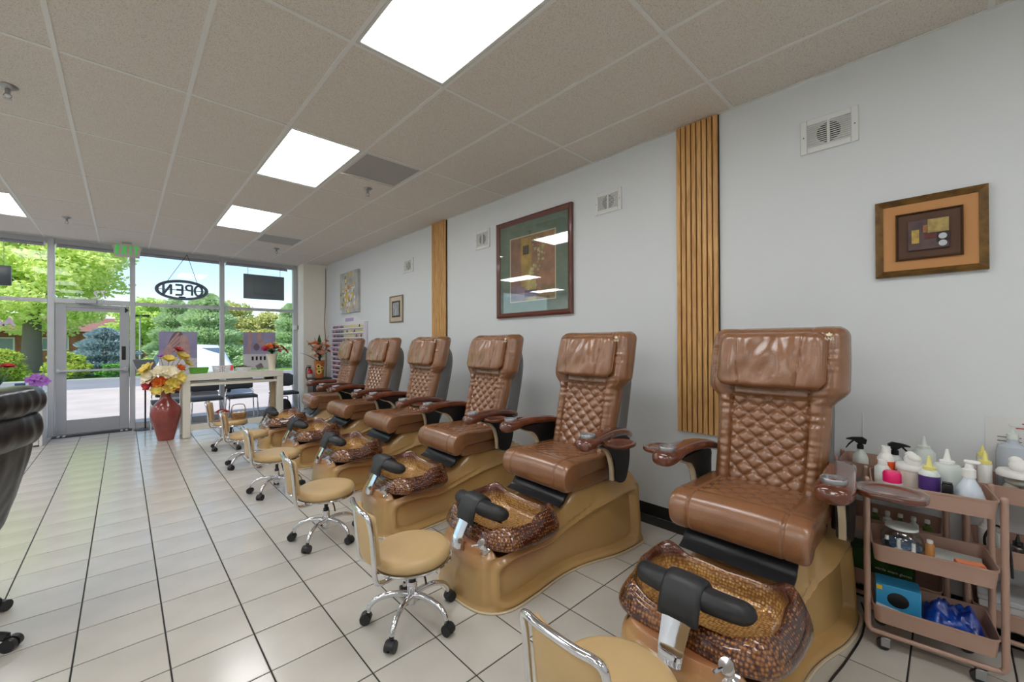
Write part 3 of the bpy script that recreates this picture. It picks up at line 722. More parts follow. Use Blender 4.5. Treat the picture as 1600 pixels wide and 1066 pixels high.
# ================================================================== stools
def make_stool(label):
    t = thing('rolling_stool', label, 'stool', (0, 0, 0), 0, 'tan rolling stools in front of the pedicure chairs')
    s = MB().lathe([(.001, .325), (.165, .325), (.188, .333), (.200, .350), (.200, .368), (.192, .384), (.172, .392), (.10, .395), (.001, .396)], 48)
    obj('seat', s, M_vinyl, t, 50)
    rg = MB().tube([(.203 * cos(2 * pi * k / 36), .203 * sin(2 * pi * k / 36), .331) for k in range(36)], .0055, 6, closed=True, smooth=1)
    rg.lathe([(.001, .312), (.19, .316), (.19, .325), (.001, .325)], 36)
    obj('seat_ring', rg, M_chrome, t)
    # backrest: gently curved upholstered panel
    L = []; n = 20; W = .135
    for i in range(n + 1):
        l = -1 + 2 * i / n; y = W * l; k = W - abs(y); e = sqrt(max(0, 1 - max(0, 1 - k / .03) ** 2)); xb = -.250 + .030 * l * l
        loop = []
        for a, b in rrect(.036, .250 - .06 * (1 - e), .016, 5): loop.append((xb + a * (.35 + .65 * e) + (b) * -.10, y, .515 + b))
        L.append(loop)
    obj('backrest', MB().loft(L), M_vinyl, t, 50)
    fr = []
    h = [(-.02, .075, .318), (-.14, .105, .312), (-.205, .132, .318), (-.232, .142, .345), (-.238, .146, .42), (-.250, .148, .56), (-.262, .146, .625), (-.270, .125, .648), (-.282, .06, .652)]
    pts = h + [(a, -b, c) for a, b, c in h[::-1]]
    fr = MB().tube(pts, .0125, 10, smooth=5)
    obj('back_frame', fr, M_chrome, t, 50)
    obj('gas_column', MB().lathe([(.001, .085), (.020, .085), (.026, .10), (.026, .205), (.001, .205)], 18), M_chrome, t)
    cl = MB().lathe([(.001, .2), (.019, .2), (.020, .222), (.014, .226), (.012, .312), (.001, .312)], 16)
    cl.tube([(.0, -.02, .31), (.02, -.07, .30), (.035, -.085, .25), (.04, -.09, .215)], .005, 6)
    obj('piston', cl, M_black, t)
    for k in range(5):
        a = 2 * pi * k / 5 + .15
        M = Matrix.Rotation(a, 4, 'Z')
        leg = obj('leg', MB().tube([(.015, 0, .135), (.07, 0, .142), (.13, 0, .138), (.185, 0, .118), (.217, 0, .088), (.225, 0, .058)], .0145, 10, M=M, rf=lambda q: 1.15 - .3 * q), M_chrome, t)
        ca = MB(); ox = .236
        ca.cyl((ox - .0, -.024, .027), (ox, -.006, .027), .0265, n=20, M=M).cyl((ox, .006, .027), (ox, .024, .027), .0265, n=20, M=M).cyl((ox, -.02, .027), (ox, .02, .027), .012, M=M)
        ca.loft([[(ox + .029 * cos(q) , y, .027 + .029 * sin(q)) for q in [pi * .0 + pi * j / 8 for j in range(9)]] + [(ox - .018, y, .027), (ox + .018, y, .027)][::1] for y in (-.02, .02)], M=M)
        ca.cyl((.225, 0, .045), (.225, 0, .07), .012, M=M)
        obj('caster', ca, M_rubber, leg)
    return t
ST = [(1.135, .735, R(-1)), (1.105, 1.945, R(-9)), (1.105, 3.21, R(-5)), (1.10, 4.55, R(-3)), (1.10, 5.80, R(-12)), (1.10, 6.93, R(-14))]
SL = ['tan rolling stool nearest the camera, cut off by the bottom edge of the picture', 'second stool from the camera, whole chrome star base in view', 'third stool from the camera, in front of the third pedicure chair',
      'fourth stool from the camera, in front of the fourth pedicure chair', 'fifth stool from the camera, empty round tan seat', 'farthest tan stool, with a wicker basket on its seat']
st = make_stool(SL[0]); st.location = (ST[0][0], ST[0][1], 0); st.rotation_euler.z = ST[0][2]
for k in range(1, 6): dup(st, (ST[k][0], ST[k][1], 0), ST[k][2], SL[k])
# ================================================================== wall art
def colmat(n, rgb, rough=.6, **k): return mat(n, rgb, rough, **k)
def face_rect(mb, y0, z0, y1, z1, x):   # thin slab facing -x on the right wall
    return mb.box((x - .0008, y0, z0), (x, y1, z1))
def frame_bars(mb, w, h, b, d, back=0):
    """mitred frame on the wall: local y across, z up, -x outwards"""
    o = [(-w / 2, -h / 2), (w / 2, -h / 2), (w / 2, h / 2), (-w / 2, h / 2)]; i = [(-w / 2 + b, -h / 2 + b), (w / 2 - b, -h / 2 + b), (w / 2 - b, h / 2 - b), (-w / 2 + b, h / 2 - b)]
    m = [(-w / 2 + b * .35, -h / 2 + b * .35), (w / 2 - b * .35, -h / 2 + b * .35), (w / 2 - b * .35, h / 2 - b * .35), (-w / 2 + b * .35, h / 2 - b * .35)]
    loops = [[(back, a, c) for a, c in o], [(-d * .8, a, c) for a, c in o], [(-d, a, c) for a, c in m], [(-d * .55, a, c) for a, c in i], [(back, a, c) for a, c in i]]
    return mb.loft(loops, wrap=True)
# -- gold framed picture at the right
M_gold = mat('antique_gold_frame', (126, 92, 40), .4, metal=.3, dark=(88, 62, 28), vscale=18)
pic = thing('framed_picture', 'gold framed picture with small raised abstract panel, at the right of the wall', 'picture', (XW - .002, .078, 2.033))
W, Hh = .435, .435
obj('frame', frame_bars(MB(), W, Hh, .034, .030), M_gold, pic, 20)
obj('mat_board', MB().box((-.013, -W / 2 + .03, -Hh / 2 + .03), (-.003, W / 2 - .03, Hh / 2 - .03)), colmat('orange_mat', (196, 140, 84)), pic)
inf = obj('inner_frame', frame_bars(MB(), .262, .262, .012, .030, -.012), mat('bronze_inner_frame', (112, 88, 66), .35, metal=.6), pic, 20)
obj('inner_board', MB().box((-.0165, -.12, -.12), (-.0125, .12, .12)), colmat('brown_board', (86, 56, 36)), pic)
ap = obj('raised_panel', MB().box((-.030, -.08, -.082), (-.016, .08, .082), .002), colmat('panel_mauve', (98, 76, 72), dark=(76, 60, 66), vscale=20), pic)
def pl(n, rgb, y0, z0, y1, z1, par, x=-.0305, d=.002): obj('colour_block', MB().box((x - d, y0, z0), (x, y1, z1)), colmat(n, rgb, dark=tuple(int(c * .8) for c in rgb), vscale=40), par)
pl('block_gold', (186, 160, 96), -.078, .005, .002, .078, ap); pl('block_gold2', (196, 166, 84), .035, -.045, .065, .03, ap); pl('block_red', (110, 48, 44), -.03, -.025, .015, .003, ap); pl('block_dark', (54, 40, 40), -.078, -.05, -.032, .003, ap); pl('block_ochre', (176, 120, 70), .004, .01, .02, .05, ap)
obj('silver_disc', MB().cyl((-.034, -.055, -.02), (-.030, -.055, -.02), .016, n=20), M_satin, ap); obj('silver_disc', MB().cyl((-.034, -.055, -.058), (-.030, -.055, -.058), .016, n=20), M_satin, ap)
# -- large framed picture
M_mahog = mat('mahogany_frame', (104, 56, 44), .3, coat=.3)
bp_ = thing('framed_picture', 'large mahogany framed abstract flower print behind glass, above the chairs', 'picture', (XW - .002, 3.087, 2.283))
W, Hh = 1.115, 1.095
obj('frame', frame_bars(MB(), W, Hh, .052, .04), M_mahog, bp_, 20)
obj('mat_board', MB().box((-.012, -W / 2 + .04, -Hh / 2 + .04), (-.003, W / 2 - .04, Hh / 2 - .04)), colmat('green_mat', (104, 126, 108), dark=(88, 112, 94), vscale=12), bp_)
pw, ph = .66, .70; oy, oz = .0, -.02
obj('print_border', MB().box((-.0135, oy - pw / 2 - .012, oz - ph / 2 - .012), (-.0125, oy + pw / 2 + .012, oz + ph / 2 + .012)), colmat('cream_border', (206, 196, 160)), bp_)
pr = obj('print', MB().box((-.0145, oy - pw / 2, oz - ph / 2), (-.0136, oy + pw / 2, oz + ph / 2)), colmat('print_ground', (168, 126, 70), dark=(120, 84, 66), vscale=6), bp_)
def blk(n, rgb, y0, z0, y1, z1, l=0):   # fractions across (from the picture's left = +y) and up
    ya, yb = oy + pw / 2 - y0 * pw, oy + pw / 2 - y1 * pw; za, zb = oz - ph / 2 + z0 * ph, oz - ph / 2 + z1 * ph
    obj('colour_block', MB().box((-.0149 - .0003 * l, min(ya, yb), za), (-.0146, max(ya, yb), zb)), colmat(n, rgb, dark=tuple(int(c * .78) for c in rgb), vscale=9), pr)
blk('pb1', (150, 122, 140), .0, .0, .34, .24); blk('pb2', (196, 160, 60), .26, .22, .50, .98, 1); blk('pb3', (176, 122, 84), .62, .2, 1, .9); blk('pb4', (150, 104, 76), .02, .24, .24, .96); blk('pb5', (206, 184, 92), .40, .0, .60, .30, 2); blk('pb6', (96, 80, 116), .34, .05, .62, .16, 3); blk('pb7', (74, 66, 50), .30, .72, .44, .86, 4); blk('pb8', (150, 120, 60), .7, .0, 1, .2)
fl_ = MB(); rnd = random.Random(3)
for k in range(46):
    t = rnd.random(); y = oy - pw * (.10 + .10 * sin(t * 5)) + rnd.gauss(0, .035); z = oz + ph * (.46 - .75 * t) + rnd.gauss(0, .02); r = rnd.uniform(.012, .03)
    a0 = rnd.random() * 6
    n_ = 5; fl_.add([(-.0168, y, z)] + [(-.0164, y + r * cos(a0 + 2 * pi * q / 10) * (1 if q % 2 else .45), z + r * sin(a0 + 2 * pi * q / 10) * (1 if q % 2 else .45)) for q in range(10)], [(0, q + 1, (q + 1) % 10 + 1) for q in range(10)])
obj('painted_blossom', fl_, colmat('blossom', (214, 206, 150), dark=(150, 160, 90), vscale=14), pr, kind='stuff')
obj('glass', MB().box((-.0205, -W / 2 + .045, -Hh / 2 + .045), (-.019, W / 2 - .045, Hh / 2 - .045)), M_pglass, bp_)
# -- small picture
sp_ = thing('framed_picture', 'small pale framed picture between the floral canvas and the farther slat panel', 'picture', (XW - .002, 6.125, 2.005))
W, Hh = .43, .43
obj('frame', frame_bars(MB(), W, Hh, .02, .025), mat('grey_gold_frame', (150, 140, 120), .4, metal=.4), sp_, 20)
obj('mat_board', MB().box((-.012, -W / 2 + .018, -Hh / 2 + .018), (-.003, W / 2 - .018, Hh / 2 - .018)), colmat('beige_mat', (206, 190, 168)), sp_)
obj('inner_frame', frame_bars(MB(), .26, .26, .03, .028, -.012), mat('dark_bronze', (72, 62, 54), .4), sp_, 20)
obj('inner_panel', MB().box((-.018, -.105, -.105), (-.0125, .105, .105)), colmat('pale_panel', (170, 176, 182), dark=(140, 140, 140), vscale=20), sp_)
# -- canvas
cv = thing('canvas_painting', 'unframed canvas with pale yellow flowers on grey, near the corner', 'painting', (XW - .002, 7.97, 2.445))
M_canvas = mat('painted_canvas', (200, 200, 196), .7, dark=(168, 170, 172), vscale=6)
obj('canvas', MB().box((-.045, -.43, -.40), (0, .43, .40), .004), M_canvas, cv)
rnd = random.Random(11)
for nme, rgb, num in (('yellow', (226, 190, 90), 34), ('white', (232, 230, 222), 30), ('orange', (208, 140, 60), 9), ('green', (130, 150, 110), 14)):
    b = MB()
    for k in range(num):
        t = rnd.random(); y = rnd.gauss(.06, .18) ; z = rnd.gauss(-.06, .19)
        y = max(-.38, min(.38, y)); z = max(-.36, min(.34, z)); r = rnd.uniform(.025, .065); a0 = rnd.random() * 6; x = -.0455 - rnd.random() * .002
        b.add([(x, y, z)] + [(x + .0004, y + r * cos(a0 + 2 * pi * q / 10) * (1 if q % 2 else .5), z + r * sin(a0 + 2 * pi * q / 10) * (1 if q % 2 else .5)) for q in range(10)], [(0, q + 1, (q + 1) % 10 + 1) for q in range(10)])
    obj('painted_petals', b, colmat('petal_' + nme, rgb, .7), cv, kind='stuff')

# ================================================================== nail polish rack on the wall
M_rackw = mat('white_acrylic', (232, 228, 238), .3)
rk = thing('polish_rack', 'white wall rack of nail polish bottles near the storefront corner', 'rack', (XW - .002, 8.02, 1.35))
RW, Z0, Z1 = 1.60, -.62, .48; NR = 12
obj('back_panel', MB().box((-.008, -RW / 2, Z0), (-.001, RW / 2, Z1)), M_rackw, rk)
cr = sspl([(-RW / 2, .48), (-RW / 2, .52), (-.45, .56), (-.3, .62), (0, .66), (.3, .62), (.45, .56), (RW / 2, .52), (RW / 2, .48)], 4, False)
obj('crown', MB().prism(cr, lambda a, b, d: (d, a, b), -.010, -.001), M_rackw, rk)
obj('crown_motif', MB().box((-.0115, -.2, .535), (-.0101, .2, .60)), mat('lilac_print', (180, 160, 206), .5), rk)
for s in (-1, 1): obj('side_panel', MB().box((-.075, s * RW / 2 - .006, Z0), (-.008, s * RW / 2 + .006, Z1 + .02)), M_rackw, rk)
pitch = (Z1 - Z0) / NR
for r in range(NR): obj('shelf', MB().box((-.07, -RW / 2 + .007, Z0 + r * pitch), (-.0081, RW / 2 - .007, Z0 + r * pitch + .005)).box((-.073, -RW / 2 + .007, Z0 + r * pitch), (-.070, RW / 2 - .007, Z0 + r * pitch + .022)), M_rackw, rk)
cols = {'dark red': (92, 26, 38), 'plum': (72, 44, 78), 'rose pink': (196, 110, 136), 'pale yellow': (226, 214, 140), 'navy': (44, 46, 84)}
BM_ = {}; ORD = ['top', 'second', 'third', 'fourth', 'fifth', 'sixth', 'seventh', 'eighth', 'ninth', 'tenth', 'eleventh', 'bottom']
for k, c in cols.items(): BM_[k] = MB().lathe([(.001, 0), (.015, 0), (.016, .004), (.016, .030), (.008, .036), (.0075, .037), (.009, .038), (.0085, .066), (.001, .067)], 8).mesh('polish_bottle', mat('polish_' + k.replace(' ', '_'), c, .2), 40)
rnd = random.Random(5); NB = 22
for r in range(NR):
    for q in range(NB):
        y = 8.02 + RW / 2 - .05 - q * (RW - .1) / (NB - 1); fr = q / (NB - 1)
        k = 'pale yellow' if (r > 7 and fr > .35 + .1 * rnd.random() and rnd.random() < .85) else rnd.choice(['dark red', 'plum', 'dark red', 'rose pink', 'navy'])
        tag(obj('polish_bottle', BM_[k], None, loc=(XW - .042, y, 1.35 + Z0 + r * pitch + .0052)), '%s nail polish bottle in the %s row of the white wall rack' % (k, ORD[NR - 1 - r]), 'bottle', '%s polish bottles, %s row of the wall rack' % (k, ORD[NR - 1 - r]))

# ================================================================== corner: flower stand, vase, extinguisher, cord
stn = thing('plant_stand', 'dark wooden stand in the corner under the sunflower vase', 'stand', (2.955, 8.95, 0))
M_darkwood = mat('dark_brown_wood', (52, 38, 34), .4)
obj('top', MB().box((-.20, -.18, .72), (.20, .18, .75), .004), M_darkwood, stn); obj('cabinet', MB().box((-.18, -.16, .06), (.18, .16, .7195), .004), M_darkwood, stn)
for a in (-.16, .16):
    for b in (-.14, .14): obj('leg', MB().box((a - .02, b - .02, 0), (a + .02, b + .02, .0595)), M_darkwood, stn)
def petal_flower(mb, c, r, n=6, up=Vector((0, 0, 1)), cup=.35, wid=.36, lay=2):
    q = up.normalized().to_track_quat('Z', 'Y').to_matrix().to_4x4(); q.translation = c
    for l in range(lay):
        for k in range(n):
            a = 2 * pi * (k + .5 * l) / n; rr = r * (1 - .25 * l); cu = cup + .5 * l
            pts = []
            for t, w in ((.06, .05), (.4, wid), (.75, wid * .85), (1, .06)):
                z = rr * cu * t * (1.3 - .5 * t)
                for s in (-1, 0, 1):
                    x = rr * t; y = rr * w * s; pts.append((x * cos(a) - y * sin(a), x * sin(a) + y * cos(a), z + (.07 * rr * abs(s))))
            f = []
            for i in range(3):
                for j in range(2): f.append((i * 3 + j, i * 3 + j + 1, i * 3 + j + 4, i * 3 + j + 3))
            mb.add(pts, f, q)
    mb.ball((0, 0, r * .12), r * .16, n=8, k=5, M=q)
    return mb
def leaf_blade(mb, a, b, w, bend=.0):
    a, b = Vector(a), Vector(b); d = b - a; s = d.cross(Vector((0, 0, 1))); s = s.normalized() if s.length > 1e-4 else Vector((1, 0, 0)); nrm = s.cross(d).normalized(); pts = []
    for t, k in ((0, .08), (.25, .8), (.5, 1), (.75, .7), (1, .02)):
        c = a + d * t + nrm * bend * sin(pi * t)
        for q in (-1, 0, 1): pts.append(c + s * q * w * k - nrm * (.12 * w * (1 - abs(q))))
    return mb.add(pts, [(i * 3 + j, i * 3 + j + 1, i * 3 + j + 4, i * 3 + j + 3) for i in range(4) for j in range(2)])
def arrangement(label, base, spec, neck, seed, leaves=(), leafmat=None):
    """flowers standing in a vase: every bloom, stem bundle and leaf is a part"""
    rnd = random.Random(seed); t = thing('flower_arrangement', label, 'flowers', base)
    sm = MB()
    for (m, nm, pos, r, n, cup) in spec:
        p_ = Vector(pos); up = (p_ + Vector((0, -.10, -.03)) - Vector((0, 0, p_.z * .35)))
        b = petal_flower(MB(), p_, r, n, up, cup)
        obj(nm, b, m, t, 60)
        sm.tube([(rnd.uniform(-.012, .012), rnd.uniform(-.012, .012), .002), (rnd.uniform(-.02, .02), rnd.uniform(-.02, .02), neck), (p_.x * .3, p_.y * .3, neck + .02 + max(0, p_.z - neck) * .4), (p_.x, p_.y, p_.z - .005)], .003, 5, smooth=2)
    obj('stems', sm, M_leaf, t, kind='stuff')
    for a, b, w in leaves: obj('leaf', leaf_blade(MB(), a, b, w, .02), leafmat or M_leaf, t, 60)
    return t
vz = thing('sunflower_vase', 'orange vase with painted sunflowers on the corner stand', 'vase', (2.955, 8.95, .75))
obj('vase_body', MB().lathe([(.001, 0), (.075, 0), (.078, .01), (.088, .15), (.104, .345), (.108, .352), (.102, .352), (.09, .30), (.07, .02), (.001, .02)], 28), mat('terracotta_glaze', (214, 122, 62), .35, dark=(190, 96, 48), vscale=10), vz)
for (a, z, s) in ((-.15, .24, 1.0), (-.05, .13, 1.15), (.5, .2, .9)):
    sf = MB(); sf2 = MB(); an = -pi / 2 - .35 + a; rad = .078 + .026 * z / .35 + .004
    c = Vector((rad * cos(an), rad * sin(an), z)); nv = Vector((cos(an), sin(an), -.05))
    petal_flower(sf, c, .048 * s, 10, nv, .05, .30, 1); sf2.ball(c + nv * .004, .020 * s, n=10, k=5)
    d = obj('painted_sunflower', sf, M_yellow, vz, 60); obj('flower_centre', sf2, M_darkwood, d)
rnd = random.Random(2); sp = []
for (x, y, z, m, r) in ((-.10, -.08, .68, M_orange, .07), (.12, -.05, .72, M_orange, .06), (.14, -.10, .52, M_red, .05), (-.13, -.10, .55, M_peach, .06), (-.06, -.12, .50, M_peach, .06), (.02, -.13, .55, M_peach, .06), (-.1, -.12, .42, M_peach, .05), (.06, -.1, .5, M_cream_petal, .05), (.0, -.05, .62, M_peach, .06), (.14, -.04, .62, M_orange, .05), (-.17, -.02, .66, M_orange, .06), (-.02, -.15, .48, M_peach, .07), (-.1, -.14, .6, M_peach, .07), (.1, -.12, .62, M_orange, .065), (-.15, -.1, .46, M_cream_petal, .06), (.02, -.14, .66, M_peach, .06), (.04, -.1, .42, M_cream_petal, .045)):
    sp.append((m, 'bloom', (x, y, z), r, 6, .45))
arrangement('tall arrangement of orange and peach flowers in the sunflower vase', (2.955, 8.95, .772), sp, .33, 1,
            [((0, 0, .35), (-.02, -.05, .88), .05), ((0, 0, .35), (.17, -.06, .86), .035), ((0, 0, .3), (-.38, -.05, .5), .04), ((0, 0, .4), (-.27, -.05, .75), .035), ((0, 0, .35), (.17, -.16, .66), .03), ((0, 0, .35), (-.08, .05, .8), .04)])
# fire extinguisher on the stub wall
fe = thing('fire_extinguisher', 'red fire extinguisher hung on the white wall beside the flower stand', 'extinguisher', (2.985 - .14, 9.2, .66))
M_redp = mat('extinguisher_red', (196, 36, 36), .25, coat=.5)
obj('cylinder', MB().lathe([(.001, 0), (.045, 0), (.052, .008), (.052, .21), (.045, .24), (.02, .262), (.018, .275), (.001, .275)], 24), M_redp, fe)
obj('label_band', MB().lathe([(.0526, .09), (.0526, .16)], 24, caps=False), mat('label_white', (222, 220, 214), .5), fe)
vt = MB().cyl((0, 0, .27), (0, 0, .305), .016).box((-.05, -.012, .30), (.03, .012, .315), .003).box((-.06, -.012, .328), (.02, .012, .338), .003)
obj('valve_handle', vt, M_black, fe)
obj('hose', MB().tube([(-.01, 0, .30), (-.06, -.01, .30), (-.078, -.01, .24), (-.075, -.01, .12), (-.066, -.01, .06)], .009, 8), M_black, fe)
obj('wall_bracket', MB().box((-.02, .05, .08), (.02, .068, .30), .002), M_satin, fe)
tag(obj('corner_cord', MB().tube([(3.19, 9.262, 3.08), (3.185, 9.262, 2.4), (3.165, 9.262, 1.9), (3.19, 9.262, 1.4), (3.19, 9.262, .7)], .006, 6), mat('grey_cord', (96, 92, 86), .6)), 'grey cable hanging down the corner behind the flowers', 'cord')
sn = thing('door_chime', 'small white and dark sensor on the right window frame', 'sensor', (2.70, 9.66, 1.80))
obj('housing', MB().box((-.05, -.03, -.05), (.03, .03, .05), .008, 2), M_white, sn); obj('lens_cap', MB().box((.031, -.025, -.04), (.055, .02, .05), .006), M_black, sn)

# ================================================================== things in the window
on = thing('neon_sign', 'oval neon open sign seen from behind, hung in the window', 'sign', (.785, 9.60, 2.44))
M_neon = mat('unlit_neon_tube', (92, 104, 122), .35)
A, B = .365, .165
obj('oval_tube', MB().tube([(A * cos(q * pi / 24), 0, B * sin(q * pi / 24)) for q in range(48)], 
.021, 8, closed=True, smooth=1).tube([(.93 * A * cos(q * pi / 24), .02, .88 * B * sin(q * pi / 24)) for q in range(48)], .008, 8, closed=True, smooth=1), M_neon, on)
# letters O P E N mirrored (seen from inside): x runs to the left
def L(*pts): return [(-x, 0, z) for x, z in pts]
h = .09
lets = {'letter_o': [L(*[(-.235 + .055 * cos(q * pi / 10), h * sin(q * pi / 10)) for q in range(21)])], 'letter_p': [L((-.14, -h), (-.14, h)), L((-.14, h), (-.085, h), (-.06, .078), (-.05, .05), (-.06, .018), (-.085, 0), (-.14, 0))],
        'letter_e': [L((0, h), (.10, h)), L((0, h), (0, -h)), L((0, -h), (.10, -h)), L((0, 0), (.085, 0))], 'letter_n': [L((.16, -h), (.16, h)), L((.16, h), (.265, -h)), L((.265, -h), (.265, h))]}
for nme, strokes in lets.items():
    b = MB()
    for s in strokes: b.tube(s, .018, 8, smooth=1)
    obj(nme, b, M_neon, on)
obj('support_bar', MB().box((-.34, .02, -.006), (.34, .028, .006)), M_neon, on)
obj('transformer', MB().box((-.05, .015, -.155), (.05, .05, -.115), .004), M_black, on)
obj('hanging_wire', MB().tube([(-.22, 0, .13), (.07, .02, .66)], .004, 5, smooth=1).tube([(.22, 0, .13), (.07, .02, .66)], .004, 5, smooth=1), M_black, on)
def screen(label, x0, x1, z0, z1, y, m):
    s = thing('wall_screen', label, 'screen', ((x0 + x1) / 2, y, (z0 + z1) / 2)); w, h = (x1 - x0) / 2, (z1 - z0) / 2
    obj('housing', MB().box((-w, 0, -h), (w, .045, h), .006, 2), m, s); obj('back_panel', MB().box((-w * .55, -.02, -h * .6), (w * .55, -.0005, h * .6), .01, 2), m, s)
    obj('hanger', MB().tube([(-w * .8, .02, h), (-w * .8, .02, 3.05 - (z0 + z1) / 2)], .004, 5, smooth=1).tube([(w * .8, .02, h), (w * .8, .02, 3.05 - (z0 + z1) / 2)], .004, 5, smooth=1), M_satin, s)
    return s
M_scr = mat('screen_grey', (112, 122, 130), .4)
screen('grey backed screen hung in the right-hand window', 1.735, 2.46, 2.36, 2.85, 9.58, M_scr)
screen('dark screen cut off at the left edge of the picture', -1.95, -1.215, 2.335, 2.63, 9.58, mat('screen_dark', (66, 76, 82), .3))
def poster(label, x0, x1, z0, z1, kind):
    o = thing('window_poster', label, 'poster', ((x0 + x1) / 2, 9.735, (z0 + z1) / 2)); w, h = (x1 - x0) / 2, (z1 - z0) / 2
    obj('sheet', MB().box((-w, 0, -h), (w, .004, h)), bpy.data.materials.get('poster_white') or mat('poster_white', (226, 222, 226), .6), o)
    zc = -h + (h * 2) * .40
    ph = obj('photo_area', MB().box((-w, -.0012, zc), (w, -.0002, h)), bpy.data.materials.get('poster_lilac') or mat('poster_lilac', (176, 170, 200), .6, dark=(150, 144, 184), vscale=3), o)
    skin = bpy.data.materials.get('poster_skin') or mat('poster_skin', (206, 172, 166), .6, dark=(186, 146, 144), vscale=8)
    hair = bpy.data.materials.get('poster_hair') or mat('poster_hair', (120, 100, 112), .6)
    pt = lambda m, outl, l: obj('printed_shape', MB().prism(sspl(outl, 3), lambda a, b, d: (a * w, d, zc + b * (h - zc)), -.0014 - .0004 * l, -.0012), m, ph)
    if kind == 0:
        pt(hair, [(-.4, .25), (-.5, .6), (-.2, .97), (.15, .97), (.3, .7), (.1, .4)], 0); pt(skin, [(0, .05), (-.2, .4), (.1, .85), (.45, .8), (.6, .4), (.5, .04)], 1)
        for q in range(4):
            a0, b0, a1, b1 = -.52 + .05 * q, .48 - .07 * q, -.02 + .02 * q, .93 - .15 * q; L_ = sqrt((a1 - a0) ** 2 + (b1 - b0) ** 2); nx, ny = -(b1 - b0) / L_, (a1 - a0) / L_
            for m_, k_, l_ in ((hair, .068, 2 + 2 * q), (skin, .046, 3 + 2 * q)): pt(m_, [(a0 + nx * k_, b0 + ny * k_), (a1 + nx * k_, b1 + ny * k_), (a1 + .05, b1 + .03), (a1 - nx * k_, b1 - ny * k_), (a0 - nx * k_, b0 - ny * k_)], l_)
        pt(skin, [(-.98, .03), (-.75, .3), (-.5, .55), (-.3, .3), (-.45, .05)], 10)
    else:
        pt(skin, [(-.7, .98), (-.72, .5), (-.78, .1), (-.6, .05), (-.5, .5), (-.48, .98)], 1); pt(skin, [(-.1, .98), (-.15, .6), (.2, .3), (.35, .4), (.1, .75), (.12, .98)], 1); pt(hair, [(-.4, .3), (-.2, .5), (0, .3), (-.2, .15)], 2)
    if kind == 1:
        for q in range(4): obj('printed_bottle', MB().box((-w * .5 + q * w * .25, -.0015, zc - .13), (-w * .5 + q * w * .25 + .035, -.0003, zc - .05)), M_black, o)
poster('lilac window poster showing a hand on a face, left of the mullion', .464, 1.015, .86, 1.685, 0)
poster('lilac window poster showing two hands, right of the mullion', 1.756, 2.329, .95, 1.693, 1)

# ================================================================== mat, stand, desk
dm = thing('doormat', 'dark entrance mat with pale end stripes before the glass door', 'doormat', (-.35, 9.575, 0))
obj('rubber_base', MB().box((-.46, -.11, .001), (.46, .09, .010), .004), mat('mat_dark', (58, 56, 58), .9, bump=.5, bscale=300), dm)
for a in (-.39, -.33, .33, .39): obj('stripe', MB().box((a - .015, -.09, .0102), (a + .015, .07, .0125)), mat('mat_stripe', (186, 184, 178), .9) if a == -.39 else bpy.data.materials['mat_stripe'], dm)
ms = thing('menu_stand', 'black floor stand with tilted menu board beside the door', 'stand', (.275, 9.46, 0), R(20))
obj('base', MB().lathe([(.001, 0), (.15, 0), (.15, .008), (.02, .018), (.001, .018)], 30), M_black, ms); obj('pole', MB().cyl((0, 0, .0185), (0, 0, .98), .012), M_black, ms)
Mt = Matrix.Translation((0, -.02, 1.07)) @ Matrix.Rotation(R(-38), 4, 'X')
obj('board', MB().box((-.15, -.012, -.15), (.15, .0, .15), .004, M=Mt), M_satin, ms); obj('menu_sheet', MB().box((-.135, -.0145, -.13), (.135, -.0125, .13), M=Mt), mat('menu_grey', (112, 118, 120), .3), ms)
obj('board_lip', MB().box((-.155, -.035, -.158), (.155, .0, -.151), M=Mt), M_black, ms)
M_desk = mat('desk_white', (232, 228, 214), .35)
dk = thing('console_desk', 'long white console desk with thick legs in front of the window', 'table', (1.36, 8.32, 0))
obj('top', MB().box((-.70, -.24, .885), (.70, .24, .985), .004), M_desk, dk)
for a, b in ((-.65, -.19), (-.65, .19), (.65, -.19), (.65, .19)): obj('leg', MB().box((a - .048, b - .048, .004), (a + .048, b + .048, .8845), .004), M_desk, dk)
obj('shelf_rail', MB().box((-.60, -.225, .795), (.60, -.19, .835), .003), M_desk, dk); obj('shelf_rail', MB().box((-.60, .19, .795), (.60, .225, .835), .003), M_desk, dk)
obj('foot_rail', MB().box((-.60, -.225, .11), (.60, -.18, .20), .003), M_desk, dk)
obj('wood_panel', MB().box((.555, -.1, .004), (.60, .08, .80), .003), mat('oak_leg_panel', (170, 142, 104), .5), dk)
obj('cable_box', MB().box((.43, -.19, .836), (.56, -.08, .8848), .004), M_black, dk)
# things on the desk
def basket(label, x, y, z, w, d, h, m, name, n=7):
    b = thing(name, label, 'basket', (x, y, z))
    obj('bottom', MB().box((-w / 2 + .02, -d / 2 + .02, 0), (w / 2 - .02, d / 2 - .02, .006)), m, b)
    obj('rim', MB().tube([(a, c, h) for a, c in rrect(w, d, .03, 3)], .007, 6, closed=True, smooth=1), m, b)
    side = MB()
    for q in range(3): side.tube([(a * (.86 + .05 * q), c * (.86 + .05 * q), .01 + h * q / 3.2) for a, c in rrect(w, d, .03, 3)], .008, 5, closed=True, smooth=1)
    R_ = rrect(w, d, .03, 4)
    for k in range(0, len(R_)):
        a, c = R_[k]; side.tube([(a * .85, c * .85, .005), (a, c, h)], .006, 5, smooth=1)
    for t in range(1, n):
        for s in (-1, 1):
            a = -w / 2 + w * t / n; side.tube([(a * .85, s * d / 2 * .85, .005), (a, s * d / 2, h)], .006, 5, smooth=1)
    obj('woven_side', side, m, b, kind='stuff'); return b
basket('bright green openwork basket on the white console desk', .885, 8.30, .985, .24, .17, .085, M_green, 'plastic_basket')
M_clear = mat('white_translucent', (228, 230, 232), .3)
